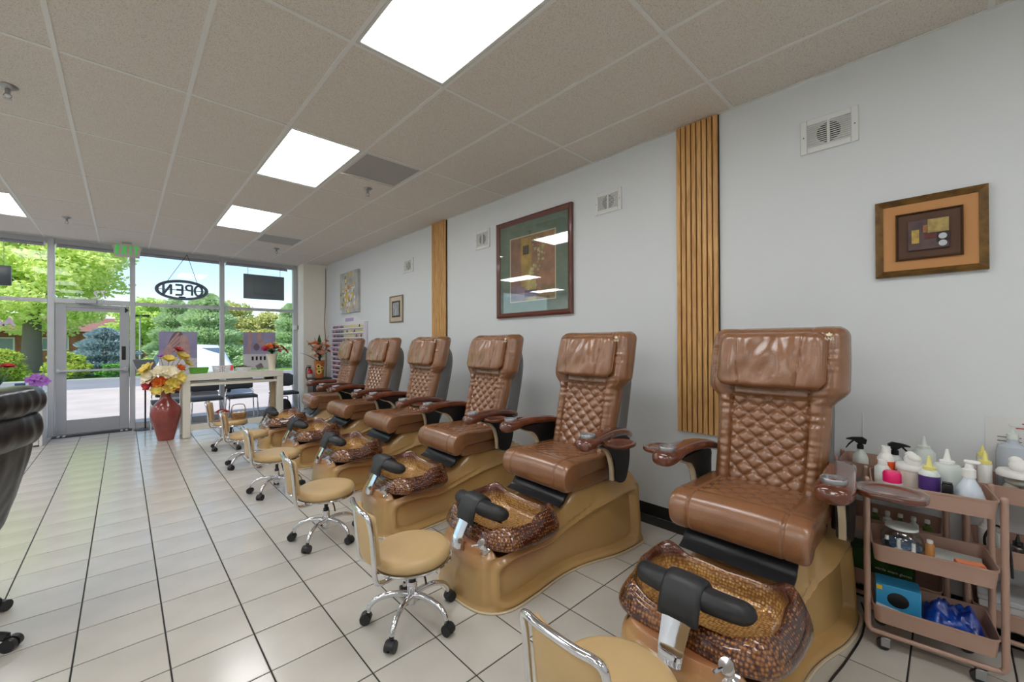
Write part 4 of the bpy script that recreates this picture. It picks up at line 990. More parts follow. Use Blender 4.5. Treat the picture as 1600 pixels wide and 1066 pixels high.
basket('white openwork basket on the console desk, left of the leafy bowl', 1.185, 8.28, .985, .23, .17, .10, M_clear, 'plastic_basket')
pt = thing('small_pot', 'little brown pot with pink lid inside the white desk basket', 'pot', (1.185, 8.26, .992)); obj('pot_body', MB().lathe([(.001, 0), (.035, 0), (.042, .07), (.036, .07), (.001, .06)], 16), mat('pot_brown', (150, 100, 80), .5), pt); obj('lid', MB().lathe([(.001, .0705), (.05, .0705), (.045, .09), (.001, .095)], 16), M_pink, pt)
gb = thing('leafy_bowl', 'clear bowl of dry green leaves on the console desk', 'bowl', (1.50, 8.29, .985))
obj('bowl', MB().lathe([(.001, .0), (.09, 0), (.12, .05), (.118, .075), (.112, .05), (.085, .008), (.001, .008)], 24), M_clear, gb)
lm = MB(); rnd = random.Random(8)
for k in range(70):
    a = rnd.random() * 6.28; r = .1 * sqrt(rnd.random()); p_ = Vector((r * cos(a), r * sin(a), .05 + .06 * (1 - r / .1) * rnd.random())); leaf_blade(lm, p_, p_ + Vector((rnd.uniform(-.05, .05), rnd.uniform(-.05, .05), rnd.uniform(.0, .04))), .012)
obj('dry_leaves', lm, mat('olive_leaves', (140, 140, 84), .7, var=.35, vscale=40), gb, 60, kind='stuff')
cd = thing('tilted_frame', 'small tilted card holder leaning beside the cream vase', 'card holder', (1.75, 8.25, .985)); obj('card', MB().box((-.05, -.004, 0), (.05, .004, .09), .002, M=Matrix.Translation((0, 0, .034)) @ Matrix.Rotation(R(-28), 4, 'Y')), M_satin, cd); obj('foot', MB().box((-.04, -.03, 0), (.05, .03, .007)), M_clear, cd)
wv = thing('flower_vase', 'cream trumpet vase at the right end of the console desk', 'vase', (1.925, 8.28, .985))
obj('vase_body', MB().lathe([(.001, 0), (.055, 0), (.058, .012), (.050, .03), (.052, .09), (.062, .20), (.095, .285), (.098, .292), (.090, .29), (.05, .18), (.02, .05), (.001, .05)], 26), mat('cream_ceramic', (232, 222, 200), .3), wv)
sp = []; rnd = random.Random(4)
for k in range(26):
    a = rnd.random() * 6.28; r = .24 * sqrt(rnd.random()); m = rnd.choice([M_orange, M_orange, M_pink, M_red, M_orange, M_yellow])
    if r > .17: m = rnd.choice([M_pink, M_pink, M_red])
    sp.append((m, 'bloom', (r * cos(a), r * .6 * sin(a) - .02, .33 + .12 * (1 - (r / .26) ** 2) + rnd.uniform(-.02, .02)), rnd.uniform(.04, .055), 6, .4))
arrangement('wide bouquet of orange and pink flowers in the cream vase', (1.925, 8.28, 1.045), [(m, n, (x, y, z - .06), r, k, c) for m, n, (x, y, z), r, k, c in sp], .235, 3,
            [((0, 0, .245), (.2 * cos(a), .14 * sin(a) - .02, .30), .03) for a in (0, .7, 1.5, 2.4, 3.1, 3.8, 4.5, 5.2, 5.8)])
# ---- big red vase
rv = thing('floor_vase', 'tall glossy red floor vase in front of the console desk', 'vase', (.472, 8.19, 0))
obj('vase_body', MB().lathe([(.001, 0), (.098, 0), (.10, .01), (.135, .16), (.175, .33), (.188, .42), (.178, .49), (.130, .56), (.078, .62), (.066, .67), (.070, .73), (.092, .785), (.097, .795), (.088, .795), (.06, .74), (.05, .66), (.07, .60), (.001, .58)], 48), mat('oxblood_glaze', (150, 66, 56), .22, coat=.6, dark=(132, 54, 48), vscale=5), rv)
sp = [(M_cream_petal, 'lily', (-.17, -.05, .17), .13, 6, .5), (M_yellow, 'lily', (-.20, .0, .28), .13, 6, .5), (M_orange, 'lily', (-.09, -.10, .10), .10, 6, .45), (M_orange, 'lily', (-.02, -.12, .13), .09, 6, .45), (M_cream_petal, 'lily', (.03, -.13, .23), .13, 6, .5),
      (M_yellow, 'lily', (.07, -.14, .09), .11, 6, .5), (M_yellow, 'lily', (.14, -.15, .16), .10, 6, .5), (M_yellow, 'lily', (.03, -.05, .40), .10, 6, .9), (M_yellow, 'lily', (.17, -.04, .44), .12, 6, .8), (M_red, 'lily', (.14, -.03, .56), .08, 6, .6), (M_red, 'lily', (-.20, -.08, .07), .09, 6, .4), (M_orange, 'lily', (.10, -.12, .03), .08, 6, .4), (M_purple, 'lily', (-.06, -.03, .48), .05, 6, .6), (M_cream_petal, 'lily', (-.07, -.11, .25), .11, 6, .5), (M_orange, 'lily', (.16, -.10, .30), .07, 6, .5), (M_yellow, 'lily', (.24, -.02, .36), .09, 6, .5), (M_yellow, 'lily', (-.10, -.12, .0), .09, 6, .4), (M_yellow, 'lily', (.03, -.13, .02), .10, 6, .4)]
arrangement('large spray of yellow, cream and orange lilies in the red floor vase', (.472, 8.19, .72), [(m, n, (x, y, z + .06), r, k, c) for m, n, (x, y, z), r, k, c in sp], .08, 9,
            [((0, 0, .06), (.06, -.06, .42), .035), ((0, 0, .10), (.42, -.02, .46), .02), ((0, 0, .06), (-.24, -.05, .38), .03), ((0, 0, .10), (.16, -.16, .16), .03), ((0, 0, .10), (-.3, 0, .22), .03), ((0, 0, .06), (.36, .02, .5), .015)])
# ---- waiting chairs
M_seatgrey = mat('charcoal_upholstery', (66, 70, 78), .55)
def waiting_chair(label):
    t = thing('waiting_chair', label, 'chair', (0, 0, 0), 0, 'charcoal waiting chairs along the window')
    obj('seat', MB().box((-.235, -.21, .42), (.235, .21, .475), .022, 3), M_seatgrey, t, 60)
    L_ = []
    for i in range(13):
        l = -1 + 2 * i / 12; y = .215 + .02 * l * l * -1; x = .225 * l; hh = .135 * (1 - .25 * max(0, abs(l) - .7) / .3); tk = .022 * sqrt(max(.08, 1 - abs(l) ** 8))
        L_.append([(x, y + tk * cos(q * pi / 8), .69 + hh * sin(q * pi / 8) + .015 * cos(l * 1.5)) for q in range(16)])
    obj('backrest', MB().loft(L_), M_seatgrey, t, 60)
    for s in (-1, 1):
        obj('leg', MB().tube([(s * .245, -.20, .006), (s * .225, -.19, .405), (s * .225, -.15, .412)], .0115, 8, smooth=3), M_chrome, t)
        obj('leg', MB().tube([(s * .245, .19, .006), (s * .225, .17, .41), (s * .215, .215, .56), (s * .18, .235, .66)], .0115, 8, smooth=3), M_chrome, t)
        obj('side_rail', MB().tube([(s * .226, -.17, .412), (s * .226, .165, .412)], .010, 8, smooth=1), M_chrome, t)
    return t
wc = waiting_chair('charcoal waiting chair right behind the red floor vase'); wc.location = (.58, 9.42, 0)
for x, lb in ((1.115, 'charcoal waiting chair behind the left half of the console desk'), (1.67, 'charcoal waiting chair behind the right half of the console desk'), (2.40, 'charcoal waiting chair right of the console desk, next to the corner')): dup(wc, (x, 9.42 if x < 2.3 else 9.38, 0), 0, lb)
# ---- black bag
bg = thing('black_bag', 'small black bag on the floor by the farthest waiting chair', 'bag', (2.30, 8.95, 0))
L_ = []
for i in range(15):
    t_ = i / 14; e = sqrt(max(.02, 1 - (2 * t_ - 1) ** 4)) * (1 - .35 * t_); z = .012 + .36 * t_
    L_.append([(.15 * e * c, .10 * e * s, z + .008 * sin(6 * c + 5 * s)) for c, s in [sup(2 * pi * j / 24, 2.6) for j in range(24)]])
obj('bag_body', MB().loft(L_), mat('black_nylon', (34, 35, 38), .6, bump=.3, bscale=20), bg, 60); obj('handle', MB().tube([(-.06, 0, .36), (-.05, 0, .42), (.05, 0, .42), (.06, 0, .36)], .008, 6), M_black, bg)
# ---- basket and red flowers on the farthest stool
s6 = ST[5]
M_wick = mat('wicker', (176, 136, 88), .7, var=.3, vscale=60)
wb_ = basket('wicker basket with hoop handle on the farthest stool', s6[0] + .085, s6[1] - .03, .397, .17, .13, .085, M_wick, 'wicker_basket')
obj('hoop_handle', MB().tube([(-.082, 0, .08), (-.078, 0, .16), (-.05, 0, .20), (.05, 0, .20), (.078, 0, .16), (.082, 0, .08)], .006, 6), M_wick, wb_)
obj('rolled_cloths', MB().ball((-.045, 0, .075), .028, .05, .022).ball((.005, 0, .078), .028, .05, .022).ball((.052, 0, .074), .026, .05, .022), M_cream_petal, wb_, kind='stuff')
rb = thing('red_flower_pot', 'red artificial flowers in a small pot on the farthest stool', 'flowers', (s6[0] - .105, s6[1] - .02, .397))
obj('pot', MB().lathe([(.001, 0), (.03, 0), (.042, .07), (.036, .07), (.001, .06)], 16), mat('dull_pot', (196, 168, 150), .5), rb)
for k in range(9):
    a = k * 2.4; r = .022 * sqrt(k); obj('bloom', petal_flower(MB(), Vector((r * cos(a), r * sin(a), .10 + .03 * (1 - k / 9))), .038, 6, Vector((r * cos(a), r * sin(a), .08)), .5), M_red, rb, 60)
# ================================================================== left: manicure table, things on it, black chair
M_lam = mat('white_laminate', (230, 229, 226), .35)
mt = thing('manicure_table', 'white manicure table at the left edge in front of the window', 'table', (-1.38, 9.18, 0))
obj('top', MB().box((-.55, -.28, .72), (.55, .28, .75), .004), M_lam, mt)
for s in (-1, 1): obj('side_panel', MB().box((s * .52 - .015, -.25, 0), (s * .52 + .015, .25, .7195), .002), M_lam, mt)
obj('back_panel', MB().box((-.50, .20, .10), (.50, .215, .7195)), M_lam, mt); obj('drawer_unit', MB().box((.19, -.245, .02), (.50, .195, .7195), .003), M_lam, mt)
for z in (.08, .30, .52):
    dw = obj('drawer', MB().box((.20, -.262, z), (.49, -.2455, z + .19), .003), M_lam, mt); obj('handle', MB().cyl((.31, -.27, z + .15), (.38, -.27, z + .15), .005).cyl((.345, -.27, z + .15), (.345, -.2615, z + .15), .004), M_satin, dw)
orc = thing('orchid', 'purple orchid in a white pot on the manicure table', 'potted plant', (-.91, 9.05, .75))
obj('pot', MB().lathe([(.001, 0), (.045, 0), (.058, .09), (.052, .09), (.001, .07)], 20), M_white, orc)
for k, (x, z) in enumerate(((-.06, .20), (.0, .24), (.05, .22), (.09, .17), (-.02, .16), (.04, .15))): obj('bloom', petal_flower(MB(), Vector((x, -.04 - .01 * (k % 2), z)), .06, 5, Vector((.1 * x, -1, .3)), .15, .42, 1), M_purple, orc, 60)
obj('stem', MB().tube([(0, 0, .07), (.01, -.01, .14), (.03, -.03, .2)], .004, 5), M_leaf, orc)
for a in (-.4, .5, 2.2): obj('leaf', leaf_blade(MB(), (0, 0, .08), (.13 * cos(a), .1 * sin(a) - .02, .10), .025, .03), M_leaf, orc, 60)
rp = thing('poppy_plant', 'leafy plant with one red flower at the left end of the manicure table', 'potted plant', (-1.27, 9.02, .75))
obj('pot', MB().lathe([(.001, 0), (.05, 0), (.065, .10), (.058, .10), (.001, .08)], 20), M_white, rp)
obj('bloom', petal_flower(MB(), Vector((.10, -.03, .39)), .085, 7, Vector((.1, -.3, 1)), .3, .4), M_red, rp, 60); obj('stem', MB().tube([(0, 0, .08), (.05, -.01, .25), (.10, -.03, .385)], .004, 5), M_leaf, rp)
rnd = random.Random(21)
for k in range(14):
    a = rnd.random() * 6.28; r = rnd.uniform(.08, .18); obj('leaf', leaf_blade(MB(), (0, 0, .09), (r * cos(a), r * sin(a) * .6, rnd.uniform(.15, .36)), .028, .03), M_leaf, rp, 60)
bc = thing('table_card', 'small blue sign card standing on the manicure table', 'sign', (-1.06, 9.0, .75)); obj('card', MB().box((-.05, -.003, .10), (.05, .003, .16), .001), mat('card_blue', (52, 78, 120), .5), bc); obj('card_stand', MB().box((-.03, -.02, 0), (.03, .02, .006)).box((-.003, -.003, .006), (.003, .003, .0998)), M_black, bc)
lamp_ = thing('nail_lamp', 'round black nail lamp on the manicure table behind the leather chair', 'lamp', (-1.16, 9.16, .75)); obj('housing', MB().lathe([(.001, 0), (.07, 0), (.075, .02), (.06, .07), (.03, .09), (.001, .092)], 20), M_black, lamp_); obj('opening', MB().box((-.045, -.079, .008), (.045, -.06, .045), .004), M_satin, lamp_)
for k, (x, m) in enumerate(((-.975, 'polish_dark_red'), (-.94, 'polish_rose_pink'))):
    b = obj('polish_bottle', MB().lathe([(.001, 0), (.016, 0), (.017, .004), (.017, .035), (.008, .042), (.009, .044), (.008, .075), (.001, .076)], 10), bpy.data.materials[m], loc=(x, 8.96, .75)); tag(b, 'nail polish bottle on the manicure table, %s' % ('dark red' if k == 0 else 'rose pink'), 'bottle')
# black salon chair (only its right part is in the picture)
bch = thing('salon_armchair', 'black leather swivel chair with rolled top at the left edge', 'chair', (-.765, 3.25, 0), R(-18))
def back_slab(sec, W, puff):
    P = spline([(a, b, 0) for a, b in sec], 5, True); cx = sum(q.x for q in P) / len(P); cz = sum(q.y for q in P) / len(P); L_ = []
    for i in range(41):
        l = -1 + 2 * i / 40; l = .6 * l + .4 * sin(l * pi / 2); e = (max(0, 1 - abs(l) ** 7)) ** .4; L_.append([(.07 + cx + (q.x - cx) * (.55 + .45 * e) + puff * noise.noise(Vector((q.x * 9, l * 5, q.y * 7))), W * l, cz + (q.y - cz) * (.86 + .14 * e)) for q in P])
    return MB().loft(L_)
obj('backrest', back_slab([(.08, .46), (.15, .46), (.205, .60), (.255, .76), (.292, .92), (.305, 1.04), (.27, 1.13), (.20, 1.13), (.14, 1.0), (.10, .82), (.07, .62)], .275, .008), M_blackleather, bch, 60)
obj('upper_roll', back_slab([(.13, 1.08), (.20, 1.055), (.29, 1.075), (.335, 1.12), (.340, 1.18), (.31, 1.225), (.22, 1.235), (.14, 1.20), (.11, 1.14)], .285, .012), M_blackleather, bch, 60)
obj('lower_roll', back_slab([(.18, .94), (.27, .915), (.318, .96), (.325, 1.03), (.30, 1.09), (.21, 1.10), (.16, 1.02)], .282, .010), M_blackleather, bch, 60)
obj('seat', MB().box((-.28, -.25, .40), (.16, .25, .50), .045, 4), M_blackleather, bch, 60)
for s in (-1, 1): obj('armrest', MB().tube([(.20, s * .27, .60), (.14, s * .29, .68), (-.10, s * .29, .70), (-.20, s * .29, .66), (-.22, s * .27, .46)], .024, 10), M_blackleather, bch, 60)
obj('column', MB().cyl((0, 0, .10), (0, 0, .42), .028), M_black, bch)
for k in range(5):
    a = 2 * pi * k / 5 - .12; M = Matrix.Rotation(a, 4, 'Z'); lg = obj('leg', MB().tube([(.02, 0, .11), (.20, 0, .10), (.36, 0, .075), (.40, 0, .062)], .02, 8, M=M), M_black, bch)
    obj('caster', MB().cyl((.415, -.03, .03), (.415, -.006, .03), .0295, n=20, M=M).cyl((.415, .006, .03), (.415, .03, .03), .0295, n=20, M=M).cyl((.415, -.02, .03), (.415, .02, .03), .013, M=M).cyl((.40, 0, .03), (.40, 0, .07), .012, M=M), M_rubber, lg)

# ================================================================== right: rose gold trolleys
M_rose = mat('rose_gold_enamel', (178, 146, 130), .38, metal=.15, bump=.03, bscale=300)
TZ = (.135, .42, .708); TH = .08; CW, CD = .40, .29
def make_cart(label):
    t = thing('trolley', label, 'trolley', (0, 0, 0), 0, 'rose gold three tier trolleys')
    for z in TZ:
        o = rrect(CD, CW, .03, 4); sc = lambda k, zz: [(a * k, b * (1 - (1 - k) * CD / CW), zz) for a, b in o]
        tr = MB().loft([sc(.94, z), sc(1, z + TH), sc(1.012, z + TH), sc(1.012, z + TH - .008)], caps=False)
        tr.loft([sc(.925, z + .004), sc(.985, z + TH)], caps=False)
        tr.loft([sc(.985, z + TH), sc(1, z + TH)], caps=False)
        tr.add(sc(.94, z), [tuple(range(len(o)))]); tr.add(sc(.93, z + .004), [tuple(range(len(o)))])
        obj('tray', tr, M_rose, t, 40)
    for sx in (-1, 1):
        for sy in (-1, 1):
            obj('post', MB().cyl((sx * (CD / 2 - .035), sy * (CW / 2 + .016), .10), (sx * (CD / 2 - .035), sy * (CW / 2 + .016), .79), .0125, n=14).ball((sx * (CD / 2 - .035), sy * (CW / 2 + .016), .79), .0125, n=12, k=5), M_rose, t)
    for sx in (-1, 1):
        obj('base_rail', MB().tube([(sx * (CD / 2 - .035), CW / 2 + .016, .10), (sx * (CD / 2 - .035), CW / 2 + .008, .082), (sx * (CD / 2 - .035), CW / 2 - .03, .075), (sx * (CD / 2 - .035), -CW / 2 + .03, .075), (sx * (CD / 2 - .035), -CW / 2 - .008, .082), (sx * (CD / 2 - .035), -CW / 2 - .016, .10)], .0115, 10, smooth=3), M_rose, t)
        for sy in (-1, 1):
            c = Vector((sx * (CD / 2 - .035), sy * (CW / 2 - .05), 0))
            ca = obj('caster', MB().cyl(c + Vector((-.009, .012, .0255)), c + Vector((.009, .012, .0255)), .025, n=20).cyl(c + Vector((-.016, .012, .0255)), c + Vector((.016, .012, .0255)), .006), M_rubber, t)
            obj('caster_fork', MB().box((c.x - .017, c.y - .012, .02), (c.x - .0125, c.y + .022, .06), .002).box((c.x + .0125, c.y - .012, .02), (c.x + .017, c.y + .022, .06), .002).box((c.x - .017, c.y - .014, .056), (c.x + .017, c.y + .018, .064), .002), M_satin, ca)
    return t
CA = (2.735, .078, R(7)); CB = (3.058, .235, 0); CC = (3.058, -.265, 0)
ca_ = make_cart('rose gold trolley in front, nearest the camera at the right'); ca_.location = (CA[0], CA[1], 0); ca_.rotation_euler.z = CA[2]
dup(ca_, (CB[0], CB[1], 0), CB[2], 'rose gold trolley against the wall behind the nearest pedicure chair'); dup(ca_, (CC[0], CC[1], 0), CC[2], 'rose gold trolley cut off by the right edge of the picture')
def onA(lx, ly): c, s = cos(CA[2]), sin(CA[2]); return CA[0] + lx * c - ly * s, CA[1] + lx * s + ly * c
def onB(lx, ly): return CB[0] + lx, CB[1] + ly
def onC(lx, ly): return CC[0] + lx, CC[1] + ly
ZT = [z + .0045 for z in TZ]
M_plw = mat('white_plastic', (236, 236, 232), .35); M_frost = mat('frosted_plastic', (214, 222, 216), .35); M_pinkcap = mat('hot_pink_cap', (234, 30, 110), .35); M_or = mat('orange_label', (232, 92, 40), .45); M_ylw = mat('pale_yellow_cap', (232, 224, 130), .4); M_purl = mat('purple_label', (76, 48, 120), .5)
M_jar = glassmat('jar_glass', (236, 240, 240), .12); M_milk = mat('milky_fill', (226, 220, 206), .7); M_ylw2 = mat('yellow_box', (222, 178, 40), .5); M_blue = mat('glove_blue', (50, 150, 200), .45); M_gblue = mat('blue_film', (24, 78, 180), .3, dark=(14, 40, 130), vscale=22, coat=.5)
def bottle(label, xy, z, prof, m, extra=(), name='bottle', cat='bottle', rz=0, sx=1):
    t = thing(name, label, cat, (xy[0], xy[1], z), rz); obj('body', MB().lathe(prof, 24, sx=sx), m, t)
    for nm, mb, mm in extra: obj(nm, mb, mm, t)
    return t
def nozzle(z, r=.012, h=.05): return MB().lathe([(.001, z), (r * 1.6, z), (r * 1.6, z + .012), (r, z + .014), (r * .75, z + .02), (r * .3, z + h), (.001, z + h + .001)], 16)
def trigger(z):
    m = MB().lathe([(.001, z), (.016, z), (.016, z + .022), (.008, z + .03), (.001, z + .03)], 14)
    m.prism([(-.025, .03), (-.03, .055), (-.01, .068), (.035, .062), (.062, .052), (.062, .046), (.03, .045), (.01, .03)], lambda a, b, d: (d, -a, z + b), -.009, .009)
    m.prism([(.022, .046), (.045, .02), (.062, -.006), (.066, -.004), (.052, .024), (.034, .046)], lambda a, b, d: (d, -a, z + b), -.006, .006)
    return m
# -- front trolley, top tray
bottle('white spray nozzle bottle with orange label on the front trolley', onA(.07, .14), ZT[2], [(.001, 0), (.032, 0), (.034, .004), (.034, .15), (.02, .175), (.016, .18), (.001, .18)], M_plw, [('label', MB().lathe([(.0345, .05), (.0345, .14)], 24, caps=False), M_or), ('cap', MB().lathe([(.001, .1805), (.02, .1805), (.018, .21), (.001, .212)], 16), M_plw)])
bottle('short white bottle behind the pink capped jar on the front trolley', onA(.0, .155), ZT[2], [(.001, 0), (.03, 0), (.031, .004), (.031, .115), (.02, .13), (.001, .13)], M_frost, [('cap', MB().lathe([(.001, .1305), (.019, .1305), (.017, .155), (.001, .157)], 16), M_plw)])
bottle('white jar with hot pink cap at the left end of the front trolley', onA(-.085, .125), ZT[2], [(.001, 0), (.036, 0), (.038, .006), (.038, .075), (.001, .076)], M_plw, [('pink_cap', MB().lathe([(.001, .0765), (.034, .0765), (.034, .115), (.028, .125), (.001, .126)], 24), M_pinkcap)], 'jar', 'jar')
tw = thing('cream_tub', 'white lidded tub with a fluffy white top on the front trolley', 'jar', (*onA(.035, .045), ZT[2])); obj('tub', MB().lathe([(.001, 0), (.050, 0), (.054, .01), (.056, .12), (.001, .121)], 28), M_milk, tw); obj('lid', MB().lathe([(.001, .1215), (.060, .1215), (.062, .135), (.056, .145), (.001, .146)], 28), M_plw, tw); obj('cotton_wool', MB().ball((0, 0, .165), .034, .034, .03).ball((.014, .008, .185), .022, .022, .018).ball((-.016, -.006, .178), .024, .024, .018), M_plw, tw, 60)
bottle('clear bottle with yellow nozzle and purple label on the front trolley', onA(-.055, -.002), ZT[2], [(.001, 0), (.034, 0), (.036, .005), (.036, .13), (.03, .145), (.022, .15), (.001, .15)], M_frost, [('label', MB().lathe([(.0365, .06), (.0365, .125)], 24, caps=False), M_purl), ('nozzle', nozzle(.1505, .014, .06), M_ylw)])
bottle('large frosted squeeze bottle with white nozzle on the front trolley', onA(.037, -.07), ZT[2], [(.001, 0), (.045, 0), (.048, .006), (.048, .15), (.042, .165), (.022, .17), (.001, .17)], M_frost, [('nozzle', nozzle(.1705, .016, .065), M_plw)])
bottle('clear pump bottle with white pump at the right end of the front trolley', onA(-.055, -.125), ZT[2], [(.001, 0), (.046, 0), (.05, .01), (.050, .055), (.036, .10), (.022, .125), (.018, .14), (.001, .14)], mat('clear_plastic', (206, 216, 226), .15, spec=.6), [('pump', MB().lathe([(.001, .1405), (.022, .1405), (.022, .175), (.014, .18), (.012, .20), (.001, .20)], 16).box((-.012, -.035, .2005), (.012, .015, .215), .004), M_plw)])
yb = thing('yellow_box', 'small yellow box in the right corner of the front trolley', 'box', (*onA(.045, -.148), ZT[2]), .1); obj('box_body', MB().box((-.03, -.022, 0), (.03, .022, .055), .003), M_ylw2, yb); obj('tape', MB().box((-.031, -.006, .02), (-.0302, .006, .05)), M_plw, yb)
bk = thing('black_file', 'small black block between the bottles on the front trolley', 'file', (*onA(-.09, -.055), ZT[2])); obj('grip', MB().box((-.012, -.018, 0), (.012, .018, .105), .004), M_black, bk); obj('cap', MB().box((-.01, -.016, .1052), (.01, .016, .112), .002), M_rubber, bk)
pn = None
for k, (a, b, h) in enumerate(((-.02, -.065, .14), (-.03, -.085, .13))):
    pass
# -- front trolley, middle tray
jr = thing('glass_jar', 'round glass jar of blue bits in the middle tray of the front trolley', 'jar', (*onA(-.02, .09), ZT[1])); obj('glass', MB().lathe([(.03, 0), (.055, .01), (.078, .06), (.074, .10), (.052, .125), (.056, .135)], 28, caps=False), M_jar, jr); obj('contents', MB().lathe([(.001, .004), (.05, .012), (.072, .055), (.06, .07), (.001, .06)], 20), mat('blue_beads', (120, 150, 178), .5, dark=(80, 104, 140), vscale=60), jr); obj('lid', MB().lathe([(.001, .136), (.06, .136), (.058, .146), (.001, .148)], 28), M_frost, jr)
for k, (a, b, m, h, lb) in enumerate(((-.09, .145, M_black, .09, 'small black bottle beside the round glass jar'), (-.095, .105, M_plw, .085, 'small white tube before the round glass jar'), (-.10, .055, M_plw, .08, 'small white tube with clear cap right of the glass jar'))):
    bottle(lb, onA(a, b), ZT[1], [(.001, 0), (.015, 0), (.016, .004), (.015, h * .7), (.008, h * .75), (.007, h), (.001, h)], m, [('cap', MB().lathe([(.001, h + .0005), (.008, h + .0005), (.007, h + .018), (.001, h + .019)], 12), M_frost)])
ws = thing('wooden_cylinder', 'small wooden handled brush in the middle tray of the front trolley', 'brush', (*onA(-.075, .0), ZT[1])); obj('handle', MB().lathe([(.001, 0), (.016, 0), (.016, .10), (.012, .108), (.001, .109)], 16), mat('pine', (190, 130, 72), .5), ws); obj('bristles', MB().cyl((0, 0, .1095), (0, 0, .122), .011), M_plw, ws)
sgp = thing('buffer_block', 'orange nail buffer block in the middle tray of the front trolley', 'buffer', (*onA(-.06, -.125), ZT[1] + .033), .3); obj('foam', MB().box((-.022, -.045, 0), (.022, .045, .022), .002), mat('buffer_orange', (222, 118, 84), .8), sgp); obj('grit_face', MB().box((-.02, -.043, .0222), (.02, .043, .0245)), mat('grit', (230, 140, 104), .9), sgp)
wbx = thing('white_box', 'low white box in the middle tray under the orange buffer', 'box', (*onA(.0, -.09), ZT[1])); obj('box_body', MB().box((-.10, -.08, 0), (.10, .085, .03), .003), M_rose, wbx); obj('lid_line', MB().box((-.1005, -.081, .031), (.1005, .086, .0325)), M_frost, wbx)
# -- front trolley, bottom tray: glove box and blue film liners
gx = thing('glove_box', 'blue glove box with dark oval opening in the bottom tray of the front trolley', 'box', (*onA(-.03, .108), ZT[0]), CA[2])
obj('carton', MB().box((-.055, -.078, 0), (.055, .078, .155), .002), M_blue, gx)
obj('oval_opening', MB().prism([(.038 * cos(q * pi / 14), .034 * sin(q * pi / 14)) for q in range(28)], lambda a, b, d: (-.0552 - d, a, .095 + b), 0, .001), M_black, gx)
obj('white_band', MB().prism([(-.077, .002), (-.077, .035), (0, .05), (.077, .062), (.077, .002)], lambda a, b, d: (-.0552 - d, a, b), 0, .0008), M_plw, gx)
obj('yellow_badge', MB().box((-.0562, .055, .128), (-.0552, .075, .148)), M_ylw2, gx)
lm = MB(); rnd = random.Random(17)
n_, m_ = 34, 44
def hp(i, j):
    u, v = i / n_, j / m_; e = (sin(pi * u) * sin(pi * v)) ** .35
    z = .005 + e * (.085 + .07 * noise.noise(Vector((u * 3, v * 3.4, 2))) + .03 * noise.noise(Vector((u * 7, v * 9, 5))) + .010 * noise.noise(Vector((u * 18, v * 22, 8))) + .02 * v)
    return (-.105 + .21 * u, -.172 + .192 * v, max(.003, z))
lm.add([hp(i, j) for i in range(n_ + 1) for j in range(m_ + 1)], [(i * (m_ + 1) + j, i * (m_ + 1) + j + 1, (i + 1) * (m_ + 1) + j + 1, (i + 1) * (m_ + 1) + j) for i in range(n_) for j in range(m_)])
o = obj('plastic_liners', lm, M_gblue, None, 80, loc=(*onA(0, 0), ZT[0] + .001), rz=CA[2], kind='stuff'); tag(o, 'crumpled blue plastic liners in the bottom tray of the front trolley', 'liners')
# -- wall trolley (left)
bottle('spray bottle with black trigger on the wall trolley behind the chair', onB(-.0, .12), ZT[2], [(.001, 0), (.034, 0), (.036, .005), (.036, .07), (.03, .095), (.015, .115), (.015, .125), (.001, .125)], M_frost, [('trigger_head', trigger(.1255), M_black)], rz=R(180), name='spray_bottle')
bottle('second spray bottle with black trigger, behind the orange labelled bottle', onB(.0, -.025), ZT[2], [(.001, 0), (.036, 0), (.038, .005), (.038, .07), (.03, .10), (.015, .115), (.015, .12), (.001, .12)], M_frost, [('trigger_head', trigger(.1205), M_black)], rz=R(20), name='spray_bottle')
bottle('frosted nozzle bottle on the wall trolley behind the white tub', onB(.02, -.136), ZT[2], [(.001, 0), (.044, 0), (.046, .006), (.046, .15), (.03, .17), (.001, .17)], M_frost, [('nozzle', nozzle(.1705, .016, .065), M_frost)])
for k in range(5):
    x, y = onB(-.09, .05 - .05 * k); green = k % 2 == 0
    bottle('little %s vial %s in the middle tray of the wall trolley' % ('green' if green else 'clear', ('first from the left', 'second from the left', 'in the centre', 'fourth from the left', 'at the right end')[k]), (x, y), ZT[1], [(.001, 0), (.018, 0), (.019, .004), (.019, .08), (.009, .088), (.009, .10), (.001, .10)], mat('vial_green', (96, 120, 60), .3) if green and k == 0 else (bpy.data.materials['vial_green'] if green else M_frost), [('cap', MB().lathe([(.001, .1005), (.011, .1005), (.010, .118), (.001, .119)], 12), M_plw)])
gg = thing('glove_box', 'green exam glove box in the bottom tray of the wall trolley', 'box', (*onB(-.03, .04), ZT[0]))
obj('carton', MB().box((-.06, -.14, 0), (.06, .12, .175), .002), mat('carton_green', (58, 104, 36), .5, dark=(34, 66, 26), vscale=7), gg); obj('oval_opening', MB().prism([(.05 * cos(q * pi / 14), .022 * sin(q * pi / 14)) for q in range(28)], lambda a, b, d: (b * 1.2, a + .03, .1752 + d), 0, .001), M_black, gg)
tt = text_mb('nitrile exam gloves', .019, .0008)
obj('print', MB().add(tt.v, tt.f, Matrix.Translation((-.0608, -.06, .085)) @ Matrix.Rotation(-pi / 2, 4, 'Z') @ Matrix.Rotation(pi / 2, 4, 'X')), M_plw, gg)
